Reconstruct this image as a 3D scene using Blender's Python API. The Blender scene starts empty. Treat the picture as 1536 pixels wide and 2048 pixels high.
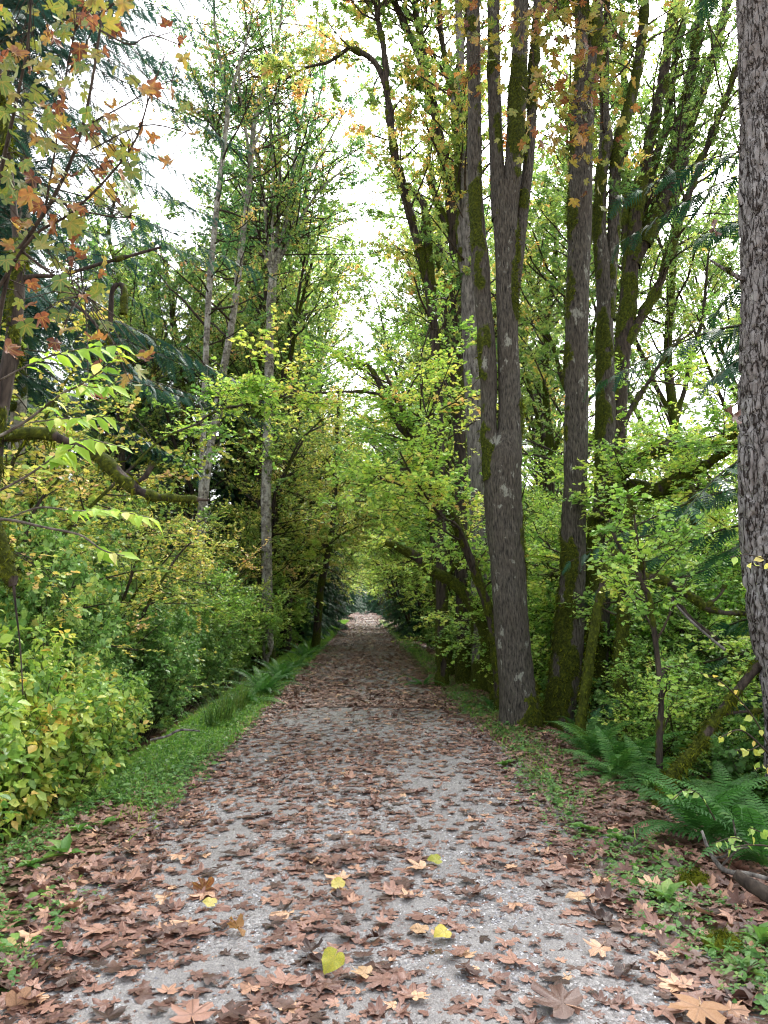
import bpy, math
import numpy as np
from mathutils import Vector, Matrix

rng = np.random.default_rng(11)
R = math.radians
scene = bpy.context.scene
COL = scene.collection

# ------------------------------------------------------------------ camera
F_PX = 1547.0                       # focal length in photograph pixels (1536 x 2048)
CAM = np.array([0.0, 0.0, 1.6])
PITCH, YAW = R(6.85), R(-1.48)
cam_d = bpy.data.cameras.new("camera")
cam_d.sensor_fit = 'VERTICAL'
cam_d.sensor_height = 24.0
cam_d.lens = 24.0 * F_PX / 2048.0
cam_d.clip_start = 0.05
cam_d.clip_end = 3000
cam = bpy.data.objects.new("camera", cam_d)
cam.location = CAM
cam.rotation_euler = (R(90) + PITCH, 0, YAW)
COL.objects.link(cam)
scene.camera = cam
FWD = np.array([-math.sin(YAW) * math.cos(PITCH), math.cos(YAW) * math.cos(PITCH), math.sin(PITCH)])
RGT = np.array([math.cos(YAW), math.sin(YAW), 0.0])
UPV = np.cross(RGT, FWD)


def W(px, py, Y):
    """point of the scene seen at a photograph pixel, Y metres along the path"""
    d = FWD + RGT * (px - 768) / F_PX + UPV * (1024 - py) / F_PX
    return CAM + d * (Y / d[1])


def stem_px(lst, Y0, Y1=None):
    """trace of a stem: (px, py, width in px) from bottom to top -> points, radii"""
    Y1 = Y0 if Y1 is None else Y1
    n = len(lst)
    P, r = [], []
    for i, (a, b, w) in enumerate(lst):
        p = W(a, b, Y0 + (Y1 - Y0) * i / max(n - 1, 1))
        P.append(p)
        r.append(0.5 * w / F_PX * float(np.dot(p - CAM, FWD)))
    return np.array(P), np.array(r)


# ------------------------------------------------------------------ numeric helpers
def nrm(v):
    return v / np.maximum(np.linalg.norm(v, axis=-1, keepdims=True), 1e-9)


def _hash(i, j, k, s):
    h = (i * 374761393 + j * 668265263 + k * 2147483647 + s * 1274126177) & 0xFFFFFFFF
    h = ((h ^ (h >> 13)) * 1274126177) & 0xFFFFFFFF
    return ((h ^ (h >> 16)) & 0xFFFF) / 65535.0


def vnoise(p, s=0):
    """value noise 0..1 on points (...,3)"""
    p = np.asarray(p, float)
    i = np.floor(p).astype(np.int64)
    f = p - i
    f = f * f * (3 - 2 * f)
    out = 0
    for a in (0, 1):
        for b in (0, 1):
            for c in (0, 1):
                w = (f[..., 0] if a else 1 - f[..., 0]) * (f[..., 1] if b else 1 - f[..., 1]) * (f[..., 2] if c else 1 - f[..., 2])
                out = out + w * _hash(i[..., 0] + a, i[..., 1] + b, i[..., 2] + c, s)
    return out


def fnoise(p, s=0, o=3):
    t, a, n = 0, 1.0, 0
    for k in range(o):
        t = t + a * vnoise(np.asarray(p) * (2 ** k), s + k)
        n += a
        a *= 0.5
    return t / n


def sst(a, b, x):
    t = np.clip((x - a) / (b - a), 0, 1)
    return t * t * (3 - 2 * t)


def gz(x, y):
    """height of the ground"""
    x = np.asarray(x, float)
    y = np.asarray(y, float)
    z = 0.05 * np.clip(1 - (x / 1.7) ** 2, 0, 1)
    z = z - 0.55 * sst(2.1, 3.6, -x) + 0.35 * sst(4.2, 9.0, -x)
    z = z - 0.95 * sst(2.0, 4.8, x) + 0.5 * sst(7.0, 16.0, x)
    q = np.stack([x * 0.6, y * 0.6, np.zeros_like(x)], -1)
    z = z + (fnoise(q, 5) - 0.5) * (0.03 + 0.25 * sst(2.0, 4.0, np.abs(x)))
    q = np.stack([x * 0.05, y * 0.05, np.zeros_like(x)], -1)
    z = z + (vnoise(q, 9) - 0.5) * 3.0 * sst(10, 40, np.abs(x))
    return z


class Buf:
    """collects vertices and faces of ONE mesh"""
    def __init__(self, veins=False):
        self.v, self.f3, self.f4, self.t, self.n = [], [], [], [], 0
        self.lc = [] if veins else None

    def add(self, V, F, tint=0.0, lc=None):
        V = np.asarray(V, float).reshape(-1, 3)
        F = np.asarray(F, np.int64) + self.n
        (self.f3 if F.shape[1] == 3 else self.f4).append(F)
        self.v.append(V)
        self.t.append(np.broadcast_to(np.asarray(tint, float), (len(V),)).copy())
        if self.lc is not None:
            self.lc.append(np.full((len(V), 3), 9.0) if lc is None else lc)
        self.n += len(V)

    def mesh(self, name, mat, smooth=False, off=None):
        me = bpy.data.meshes.new(name)
        if self.n == 0:
            return me
        V = np.concatenate(self.v)
        if off is not None:
            V = V - np.asarray(off)
        f3 = np.concatenate(self.f3) if self.f3 else np.zeros((0, 3), np.int64)
        f4 = np.concatenate(self.f4) if self.f4 else np.zeros((0, 4), np.int64)
        me.vertices.add(len(V))
        me.vertices.foreach_set("co", V.astype(np.float32).ravel())
        loops = np.concatenate([f3.ravel(), f4.ravel()]).astype(np.int32)
        me.loops.add(len(loops))
        me.loops.foreach_set("vertex_index", loops)
        tot = np.concatenate([np.full(len(f3), 3), np.full(len(f4), 4)]).astype(np.int32)
        st = np.concatenate([[0], np.cumsum(tot)[:-1]]).astype(np.int32)
        me.polygons.add(len(tot))
        me.polygons.foreach_set("loop_start", st)
        if smooth:
            me.polygons.foreach_set("use_smooth", np.ones(len(tot), bool))
        at = me.attributes.new("tint", 'FLOAT', 'POINT')
        at.data.foreach_set("value", np.concatenate(self.t).astype(np.float32))
        if self.lc is not None:
            at = me.attributes.new("leafpos", 'FLOAT_VECTOR', 'POINT')
            at.data.foreach_set("vector", np.concatenate(self.lc).astype(np.float32).ravel())
        me.update(calc_edges=True)
        me.validate()
        if mat is not None:
            me.materials.append(mat)
        return me


def link(name, me, parent=None, loc=None):
    o = bpy.data.objects.new(name, me)
    COL.objects.link(o)
    if parent is not None:
        o.parent = parent
    if loc is not None:
        o.location = loc
    return o


def tag(o, label=None, cat=None, group=None, kind=None):
    for k, v in (("label", label), ("category", cat), ("group", group), ("kind", kind)):
        if v:
            o[k] = v
    return o


def thing(name, label, cat, loc=(0, 0, 0), rz=0.0, group=None, scale=1.0):
    o = link(name, None, None, [float(c) for c in loc])
    o.rotation_euler = (0, 0, rz)
    o.scale = (scale,) * 3
    return tag(o, label, cat, group)


def dup(root, loc, rz=0.0, scale=1.0, label=None, group=None, tilt=(0, 0)):
    r = root.copy()
    COL.objects.link(r)
    r.location = [float(c) for c in loc]
    r.rotation_euler = (tilt[0], tilt[1], rz)
    r.scale = (scale,) * 3 if np.isscalar(scale) else scale
    if label:
        r['label'] = label
    if group:
        r['group'] = group
    for ch in list(root.children):
        c = ch.copy()
        COL.objects.link(c)
        c.parent = r
        for g in ch.children:
            d = g.copy()
            COL.objects.link(d)
            d.parent = c
    return r


# ------------------------------------------------------------------ tubes
def frames(P):
    T = np.gradient(P, axis=-2)
    T = nrm(T)
    m = nrm(P[..., -1, :] - P[..., 0, :])
    ref = np.where(np.abs(m[..., 2:3]) > 0.75, np.array([1.0, 0.13, 0.0]), np.array([0.05, 0.1, 1.0]))[..., None, :]
    U = nrm(ref - T * np.sum(T * ref, -1, keepdims=True))
    return T, U, np.cross(T, U)


def tubes(B, P, r, sides=5, tint=0.0):
    """many tubes with the same number of points: P (n,m,3), r (n,m)"""
    P = np.asarray(P, float)
    if P.ndim == 2:
        P, r = P[None], np.asarray(r)[None]
    n, m, _ = P.shape
    if n == 0:
        return
    T, U, Q = frames(P)
    a = np.arange(sides) * 2 * math.pi / sides
    V = P[:, :, None] + r[:, :, None, None] * (np.cos(a)[:, None] * U[:, :, None] + np.sin(a)[:, None] * Q[:, :, None])
    i = (np.arange(n)[:, None, None] * m + np.arange(m - 1)[None, :, None]) * sides
    j = np.arange(sides)[None, None]
    k = (j + 1) % sides
    F = np.stack([i + j, i + k, i + sides + k, i + sides + j], -1).reshape(-1, 4)
    B.add(V, F, tint)


def resample(P, r, step, smooth=True):
    """Catmull-Rom through the points, then even steps"""
    P = np.asarray(P, float)
    r = np.asarray(r, float)
    Q = np.concatenate([[2 * P[0] - P[1]], P, [2 * P[-1] - P[-2]]])
    rr = np.concatenate([[r[0]], r, [r[-1]]])
    out, ro = [], []
    for i in range(1, len(Q) - 2):
        for t in np.arange(0, 1, 0.125):
            a, b, c, d = Q[i - 1], Q[i], Q[i + 1], Q[i + 2]
            out.append(0.5 * (2 * b + (c - a) * t + (2 * a - 5 * b + 4 * c - d) * t * t + (3 * b - a - 3 * c + d) * t ** 3))
            ro.append(rr[i] + (rr[i + 1] - rr[i]) * (t * t * (3 - 2 * t)))
    out.append(P[-1])
    ro.append(r[-1])
    out, ro = np.array(out), np.array(ro)
    s = np.concatenate([[0], np.cumsum(np.linalg.norm(np.diff(out, axis=0), axis=1))])
    n = max(int(s[-1] / step), 4)
    q = np.linspace(0, s[-1], n + 1)
    return np.stack([np.interp(q, s, out[:, k]) for k in range(3)], -1), np.interp(q, s, ro)


def bark_tube(B, P, r, sides=40, step=0.04, lump=0.06, furrow=0.05, fscale=26.0, mossy=0.3, moss_side=None, moss_low=0.0, seed=0, flare=0.0, mthick=0.022, fir=False):
    """a trunk with lumps, furrows and moss pads in its shape; returns moss sample points"""
    P, r = resample(P, r, step)
    T, U, Q = frames(P[None])
    U, Q, T = U[0], Q[0], T[0]
    a = np.arange(sides) * 2 * math.pi / sides
    N = np.cos(a)[:, None] * U[:, None] + np.sin(a)[:, None] * Q[:, None]
    rr = r[:, None]
    base = P[:, None] + rr[..., None] * N
    s = np.arange(len(P)) * step
    cyl = np.stack([np.cos(a)[None] * rr, np.sin(a)[None] * rr, np.broadcast_to(s[:, None], (len(P), sides))], -1)
    d = rr * lump * 2 * (fnoise(cyl * np.array([3.2, 3.2, 1.6]) + seed * 7.1, seed) - 0.5)
    fq = cyl * np.array([fscale, fscale, fscale * (0.42 if fir else 0.13)]) + seed * 3.3
    wob = (vnoise(cyl * np.array([6, 6, 5.0]), seed + 3) - 0.5)[..., None] * np.array([2.2, 2.2, 0])
    if fir:
        v = np.abs(fnoise(fq + wob, seed + 20, 2) - 0.5) * 2
        d = d + rr * furrow * (sst(0.0, 0.30, v) - 0.7)
        crack = 1 - sst(0.0, 0.17, v)
    else:
        v = np.abs(vnoise(fq + wob, seed + 20) - 0.5) * 2
        d = d + rr * furrow * (v - 0.5)
        crack = 0 * v
    if flare:
        h = np.clip(1 - s / 0.9, 0, 1) ** 2.2
        lob = 0.5 + 0.5 * np.cos(a * 5 + seed + 1.2 * np.sin(a * 2 + seed))
        d = d + (h[:, None] * (0.25 + 0.75 * lob[None])) * flare * rr
    fm = float(np.clip(.22 / r.mean(), 1, 5))
    m = fnoise(base * np.array([2.2, 2.2, 1.1]) * fm + seed, seed + 40, 3)
    m = m + .22 * (fnoise(base * 14, seed + 44, 3) - .5)
    bias = mossy - 0.5
    if moss_side is not None:
        bias = bias + 0.32 * (N @ np.asarray(moss_side))
    if moss_low:
        bias = bias + moss_low * np.clip(1 - s / 2.4, 0, 1)[:, None]
    moss = sst(0.46, 0.60, m + bias)
    d = d + moss * mthick * (0.3 + 1.2 * fnoise(base * 16, seed + 60, 2))
    V = base + d[..., None] * N
    n = len(P)
    i = np.arange(n - 1)[:, None] * sides
    j = np.arange(sides)[None]
    k = (j + 1) % sides
    F = np.stack([i + j, i + k, i + sides + k, i + sides + j], -1).reshape(-1, 4)
    B.add(V, F, (moss if not fir else np.clip(moss * 0.5 + 0.5, 0, 1) * (moss > 0.05) + 0.0 * crack).ravel())
    B.moss = getattr(B, "moss", [])
    B.moss.append((V.reshape(-1, 3), np.broadcast_to(N, V.shape).reshape(-1, 3), moss.ravel()))
    return P, r


def moss_tufts(B, src, n, size, g):
    """short shaggy strands on the mossy places of a trunk"""
    for V, N, m in src:
        w = np.where(m > 0.5, 1.0, 0)
        if w.sum() < 5:
            continue
        k = g.choice(len(V), int(n), p=w / w.sum())
        p = V[k] + g.normal(0, 0.012, (len(k), 3))
        d = nrm(N[k] * g.uniform(0.5, 1.1, (len(k), 1)) + np.array([0, 0, -0.75]) + g.normal(0, 0.45, (len(k), 3)))
        leaves(B, [T_STRAND], p, d, g.normal(0, 1, (len(k), 3)), size * g.uniform(0.5, 1.3, len(k)) * (1 + 1.1 * (g.uniform(0, 1, len(k)) > .8)), g.uniform(0, 1, len(k)), g)


# ------------------------------------------------------------------ leaf templates (x side, y along, z normal)
def star(half, base=(0, 0.0), ring=False, curl=None, seed=0):
    g = np.random.default_rng(seed)
    pts = [(-a, q) for a, q in half[::-1] if a > 0] + list(half)
    a = np.array([p[0] for p in pts]) * math.pi / 180
    q = np.array([p[1] for p in pts])
    c = np.array([base[0], base[1], 0.0])
    rim = np.stack([np.sin(a) * q, np.cos(a) * q, 0 * q], -1)
    n = len(rim)
    if ring:
        mid = c + (rim - c) * 0.52
        mid[:, :2] += 0
        V = np.concatenate([[c], mid, rim])
        F = []
        for i in range(n - 1):
            F += [(0, 1 + i + 1, 1 + i), (1 + i, 1 + i + 1, 1 + n + i + 1), (1 + i, 1 + n + i + 1, 1 + n + i)]
    else:
        V = np.concatenate([[c], rim])
        F = [(0, i + 2, i + 1) for i in range(n - 1)]
    if curl is not None:
        rad = np.linalg.norm(V[:, :2], axis=1)
        an = np.arctan2(V[:, 0], V[:, 1])
        ph = g.uniform(0, 6.3, 4)
        amp = g.uniform(0.4, 1.0, 4) * curl
        V[:, 2] += rad ** 2 * (amp[0] * 0.8 * np.sin(an * 2 + ph[0]) + amp[1] * 0.6 * np.sin(an * 5 + ph[1])) + rad ** 2 * amp[2] * 0.5
        V[:, 2] += (amp[3] * 0.5) * np.abs(V[:, 0]) * g.choice([-1, 1])
        V[:, 0] *= 1 - 0.3 * amp[3] * rad
        V += g.normal(0, .07 * min(curl, 1.0), V.shape) * rad[:, None]
    return V, np.array(F)


HALF_BIG = [(0, 1.0), (6, .86), (14, .84), (16, .70), (22, .50), (30, .64), (34, .80), (42, .97), (48, .82), (56, .80), (58, .64), (67, .44), (80, .56), (88, .68), (98, .58), (110, .5), (132, .36), (165, .2)]
HALF_MED = [(0, 1.0), (11, .78), (20, .50), (33, .78), (44, .95), (54, .70), (67, .46), (88, .68), (108, .48), (150, .22)]
HALF_VINE = [(0, 1.0), (13, .74), (36, .92), (52, .68), (74, .78), (112, .42)]
HALF_FAR = [(0, 1.0), (22, .42), (48, .85), (100, .45)]
T_BIG = [star(HALF_BIG, (0, .12), True, 0.22, s) for s in range(6)]
T_BIGDRY = [star(HALF_BIG, (0, .12), True, 0.62, 20 + s) for s in range(10)]
T_MED = [star(HALF_MED, (0, .1), False, 0.5, 40 + s) for s in range(8)]
T_MEDF = [star(HALF_MED, (0, .1), False, 0.2, 60 + s) for s in range(5)]
T_VINE = [star(HALF_VINE, (0, .05), False, 0.18, 80 + s) for s in range(5)]
T_FAR = [star(HALF_FAR, (0, .0), False, 0.3, 90 + s) for s in range(4)]


def oval(w, fold=0.12, droop=0.15, tip=1.0):
    V = np.array([(0, 0, 0), (-w * .8, .28, fold), (0, .34, 0), (w * .8, .28, fold), (-w, .58, fold * .7), (0, .66, -droop * .4), (w, .58, fold * .7), (0, tip, -droop)])
    F = np.array([(0, 2, 1), (0, 3, 2), (1, 2, 5), (1, 5, 4), (2, 3, 6), (2, 6, 5), (4, 5, 7), (5, 6, 7)])
    return V, F


T_OVAL = [oval(.30, .10, .12), oval(.27, .05, .25), oval(.33, .14, .05)]
T_LANCE = [oval(.2, .10, .22), oval(.23, .06, .12), oval(.21, .03, .35)]
T_SMALL = [(np.array([(0, 0, 0), (-.3, .5, .08), (0, 1, -.1), (.3, .5, .08)]), np.array([(0, 2, 1), (0, 3, 2)]))]
T_STRAND = (np.array([(-.11, 0, 0), (.11, 0, 0), (.0, 1, 0.1)]), np.array([(0, 1, 2)]))
T_BLADE = (np.array([(-.03, 0, 0), (.03, 0, 0), (-.02, .55, .06), (.02, .55, .06), (0, 1, .3)]), np.array([(0, 1, 3), (0, 3, 2), (2, 3, 4)]))


def trefoil():
    V, F = [], []
    for k, a in enumerate((0, 1.9, -1.9)):
        c, s = math.cos(a), math.sin(a)
        q = np.array([(0, 0, 0), (-.3, .45, .05), (0, .95, 0), (.3, .45, .05)])
        V.append(np.stack([q[:, 0] * c + q[:, 1] * s, -q[:, 0] * s + q[:, 1] * c, q[:, 2]], -1))
        F += [(4 * k, 4 * k + 2, 4 * k + 1), (4 * k, 4 * k + 3, 4 * k + 2)]
    return np.concatenate(V), np.array(F)


T_TREF = trefoil()


def cedar_spray(n=8, ln=.42, wd=.085, droop=.25):
    V, F = [(-.012, 0, 0), (.012, 0, 0), (0, 1, -droop)], [(0, 1, 2)]
    for i in range(n):
        t = .06 + .9 * i / n
        for s in (-1, 1):
            k = len(V)
            l = ln * (1 - t * .75) * (.85 + .3 * ((i * 7) % 5) / 5)
            V += [(0, t - wd * .5, -droop * t * t), (0, t + wd * .8, -droop * t * t), (s * l, t + l * .75, -droop * t * t - .12 * l - .25 * l * l)]
            F.append((k, k + 1, k + 2))
    return np.array(V), np.array(F)


T_CEDAR = [cedar_spray(), cedar_spray(7, .5, .10, .4), cedar_spray(9, .36, .08, .15)]
T_NEEDLE = [cedar_spray(11, .24, .06, .2), cedar_spray(10, .27, .07, .35)]


def leaves(B, tpls, P, D, N, S, T, g):
    """place leaf shapes: P point, D direction, N facing, S size, T tint"""
    n = len(P)
    if n == 0:
        return
    D = nrm(D)
    N = nrm(N - D * np.sum(D * N, -1, keepdims=True))
    X = np.cross(D, N)
    S = np.broadcast_to(S, (n,))
    T = np.broadcast_to(T, (n,))
    pick = g.integers(0, len(tpls), n)
    for q, (tv, tf) in enumerate(tpls):
        k = np.nonzero(pick == q)[0]
        if not len(k):
            continue
        V = P[k, None] + S[k, None, None] * (tv[None, :, 0:1] * X[k, None] + tv[None, :, 1:2] * D[k, None] + tv[None, :, 2:3] * N[k, None])
        F = (np.arange(len(k)) * len(tv))[:, None, None] + tf[None]
        B.add(V, F.reshape(-1, 3), np.repeat(T[k], len(tv)), np.tile(tv, (len(k), 1)) if B.lc is not None else None)


# ------------------------------------------------------------------ growing
def grow(P0, D0, L, m, g, up=0.0, wig=0.15):
    n = len(P0)
    out = np.zeros((n, m, 3))
    out[:, 0] = P0
    d = nrm(D0)
    for k in range(1, m):
        d = nrm(d + np.array([0, 0, up / m]) + g.normal(0, wig, (n, 3)))
        out[:, k] = out[:, k - 1] + d * (L / (m - 1))[:, None]
    return out


def along(P, t):
    """points and directions at parameters t (n,k) on polylines P (n,m,3)"""
    n, m, _ = P.shape
    f = t * (m - 1)
    i = np.clip(f.astype(int), 0, m - 2)
    w = (f - i)[..., None]
    r = np.arange(n)[:, None]
    a, b = P[r, i], P[r, i + 1]
    return a + (b - a) * w, nrm(b - a)


def sideways(T, g, flat=0.0):
    s = g.normal(0, 1, T.shape)
    s[..., 2] *= 1 - flat
    return nrm(s - T * np.sum(T * s, -1, keepdims=True))


def foliage(Bw, Bl, stems, g, nb=14, t0=.3, t1=1.0, bl=(.6, 1.4), ang=(40, 65), flat=.6, up=.3, wig=.14, nt=7, tl=(.2, .5), lv=7, ls=.08, tpl=T_VINE,
            ltilt=.35, droop=.1, tint=(.5, .2, .15), br=.35, twr=.0035, wood=0.0, minr=.004, tfun=None, sides=4, end=True):
    """branches, twigs and leaves on stems [(points, radii)]; tint = (mean, per branch, per leaf)"""
    PP, DD, LL, RR = [], [], [], []
    for P, r in stems:
        P = np.asarray(P, float)
        s = np.concatenate([[0], np.cumsum(np.linalg.norm(np.diff(P, axis=0), axis=1))])
        k = int(nb) if nb >= 1 else max(int(nb * 10 * s[-1]), 2)
        t = t0 + (t1 - t0) * (np.arange(k) + g.uniform(0, 1, k)) / k
        q = t * s[-1]
        p = np.stack([np.interp(q, s, P[:, c]) for c in range(3)], -1)
        p2 = np.stack([np.interp(np.minimum(q + .05, s[-1]), s, P[:, c]) for c in range(3)], -1)
        p1 = np.stack([np.interp(np.maximum(q - .05, 0), s, P[:, c]) for c in range(3)], -1)
        T = nrm(p2 - p1)
        a = np.radians(g.uniform(ang[0], ang[1], k))[:, None]
        d = T * np.cos(a) + sideways(T, g, flat) * np.sin(a)
        l = g.uniform(bl[0], bl[1], k) * (1 - .45 * np.maximum(0, (t - .5) * 2) ** 2)
        PP.append(p)
        DD.append(d)
        LL.append(l)
        RR.append(np.maximum(np.minimum(np.interp(q, s, r) * .55, .006 + .011 * l), minr))
    P1, D1, L1, R1 = map(np.concatenate, (PP, DD, LL, RR))
    m1 = 6
    B1 = grow(P1, D1, L1, m1, g, up, wig)
    tubes(Bw, B1, R1[:, None] * np.linspace(1, .3, m1)[None], sides, wood)
    n = len(B1)
    t = (br + (1 - br) * (np.arange(nt)[None] + g.uniform(0, 1, (n, nt))) / nt)
    if end:
        t[:, -1] = .999
    p, T = along(B1, np.minimum(t, .999))
    a = np.radians(g.uniform(30, 70, t.shape))[..., None]
    if end:
        a[:, -1] = .1
    d = T * np.cos(a) + sideways(T, g, flat) * np.sin(a)
    l = g.uniform(tl[0], tl[1], t.shape) * (1.15 - .5 * t)
    B2 = grow(p.reshape(-1, 3), d.reshape(-1, 3), l.ravel(), 4, g, up * .5 - droop, wig)
    tubes(Bw, B2, np.broadcast_to(twr * np.array([1, .85, .7, .4]), (len(B2), 4)), 3, wood)
    bt = np.repeat(g.normal(0, tint[1], n), nt)
    n2 = len(B2)
    t = (.12 + .88 * (np.arange(lv)[None] + g.uniform(0, 1, (n2, lv))) / lv)
    p, T = along(B2, np.minimum(t, .999))
    s = sideways(T, g, flat * .9)
    d = nrm(T * g.uniform(.1, .9, T[..., :1].shape) + s + np.array([0, 0, -droop]) * g.uniform(0, 2, T[..., :1].shape))
    N = np.array([0, 0, 1.0]) + g.normal(0, ltilt, d.shape)
    sz = ls * g.uniform(.6, 1.25, t.shape)
    pt = p + d * sz[..., None] * .25
    tn = tint[0] + np.repeat(bt, lv).reshape(t.shape) + g.normal(0, tint[2], t.shape)
    pt = pt.reshape(-1, 3)
    tn = tn.ravel()
    if tfun is not None:
        tn = tn + tfun(pt)
    leaves(Bl, tpl, pt, d.reshape(-1, 3), N.reshape(-1, 3), sz.ravel(), np.clip(tn, 0, 1), g)

# ------------------------------------------------------------------ materials
def srgb(h):
    c = [int(h[i:i + 2], 16) / 255 for i in (0, 2, 4)]
    return [(x / 12.92 if x <= .04045 else ((x + .055) / 1.055) ** 2.4) for x in c] + [1.0]


def new_mat(name):
    m = bpy.data.materials.new(name)
    m.use_nodes = True
    nt = m.node_tree
    nt.nodes.clear()
    return m, nt, nt.nodes.new('ShaderNodeOutputMaterial')


def nd(nt, t, **kw):
    n = nt.nodes.new('ShaderNode' + t)
    for k, v in kw.items():
        if k in n.inputs:
            n.inputs[k].default_value = v
        else:
            setattr(n, k, v)
    return n


def ramp(nt, stops, fac, interp='LINEAR'):
    n = nt.nodes.new('ShaderNodeValToRGB')
    n.color_ramp.interpolation = interp
    e = n.color_ramp.elements
    while len(e) < len(stops):
        e.new(0.5)
    for x, (p, c) in zip(e, stops):
        x.position = p
        x.color = c if not isinstance(c, str) else srgb(c)
    nt.links.new(fac, n.inputs[0])
    return n.outputs[0]


def mix(nt, a, b, f):
    n = nt.nodes.new('ShaderNodeMix')
    n.data_type = 'RGBA'
    for s, v in ((0, f), (6, a), (7, b)):
        if hasattr(v, 'links'):
            nt.links.new(v, n.inputs[s])
        else:
            n.inputs[s].default_value = v
    return n.outputs[2]


def math_(nt, op, a, b=0.0, clamp=False):
    n = nt.nodes.new('ShaderNodeMath')
    n.operation = op
    n.use_clamp = clamp
    for i, v in enumerate((a, b)):
        if hasattr(v, 'links'):
            nt.links.new(v, n.inputs[i])
        else:
            n.inputs[i].default_value = v
    return n.outputs[0]


def noise(nt, co, scale, detail=3, rough=.55, out=0):
    n = nd(nt, 'TexNoise', Scale=scale, Detail=detail, Roughness=rough)
    nt.links.new(co, n.inputs['Vector'])
    return n.outputs[out]


def coords(nt, scale=(1, 1, 1)):
    t = nt.nodes.new('ShaderNodeTexCoord')
    mp = nt.nodes.new('ShaderNodeMapping')
    mp.inputs['Scale'].default_value = scale
    nt.links.new(t.outputs['Object'], mp.inputs[0])
    return mp.outputs[0]


def leaf_mat(name, stops, trans=.38, rough=.5, spec=.35, shift=.25, mottle=0.0, single=False, gain=1.0, sat=1.0, veins=None):
    stops = [(p, [min(q * gain, .85) for q in srgb(c)[:3]] + [1.0]) for p, c in stops]
    m, nt, out = new_mat(name)
    at = nd(nt, 'Attribute', attribute_name="tint")
    oi = nt.nodes.new('ShaderNodeObjectInfo')
    if single:
        f = oi.outputs['Random']
    else:
        f = math_(nt, 'ADD', at.outputs['Fac'], math_(nt, 'MULTIPLY', math_(nt, 'SUBTRACT', oi.outputs['Random'], .5), shift), True)
    if mottle:
        co = coords(nt)
        f = math_(nt, 'ADD', f, math_(nt, 'MULTIPLY', math_(nt, 'SUBTRACT', noise(nt, co, 28, 3), .5), mottle), True)
    col = ramp(nt, stops, f)
    if sat != 1:
        h0 = nd(nt, 'HueSaturation', Saturation=sat)
        nt.links.new(col, h0.inputs['Color'])
        col = h0.outputs[0]
    if veins:
        lp = nd(nt, 'Attribute', attribute_name="leafpos")
        sx = nt.nodes.new('ShaderNodeSeparateXYZ')
        nt.links.new(lp.outputs['Vector'], sx.inputs[0])
        best = None
        for a in (0, 43, -43, 87, -87):
            c_, s_ = math.cos(R(a)), math.sin(R(a))
            yy = math_(nt, 'SUBTRACT', sx.outputs[1], .12)
            dist = math_(nt, 'ABSOLUTE', math_(nt, 'SUBTRACT', math_(nt, 'MULTIPLY', sx.outputs[0], c_), math_(nt, 'MULTIPLY', yy, s_)))
            fw = math_(nt, 'ADD', math_(nt, 'MULTIPLY', sx.outputs[0], s_), math_(nt, 'MULTIPLY', yy, c_))
            dist = math_(nt, 'ADD', dist, math_(nt, 'MULTIPLY', math_(nt, 'LESS_THAN', fw, 0.0), 5.0))
            best = dist if best is None else math_(nt, 'MINIMUM', best, dist)
        vf = ramp(nt, [(.008, (1, 1, 1, 1)), (.03, (0, 0, 0, 1))], best)
        col = mix(nt, col, srgb(veins), math_(nt, 'MULTIPLY', vf, .55))
    p = nd(nt, 'BsdfPrincipled', Roughness=rough)
    p.inputs['Specular IOR Level'].default_value = spec
    nt.links.new(col, p.inputs['Base Color'])
    tr = nt.nodes.new('ShaderNodeBsdfTranslucent')
    hs = nd(nt, 'HueSaturation', Saturation=1.08, Value=1.15)
    nt.links.new(col, hs.inputs['Color'])
    nt.links.new(hs.outputs[0], tr.inputs[0])
    mx = nt.nodes.new('ShaderNodeMixShader')
    mx.inputs[0].default_value = trans
    nt.links.new(p.outputs[0], mx.inputs[1])
    nt.links.new(tr.outputs[0], mx.inputs[2])
    nt.links.new(mx.outputs[0], out.inputs[0])
    return m


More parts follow.
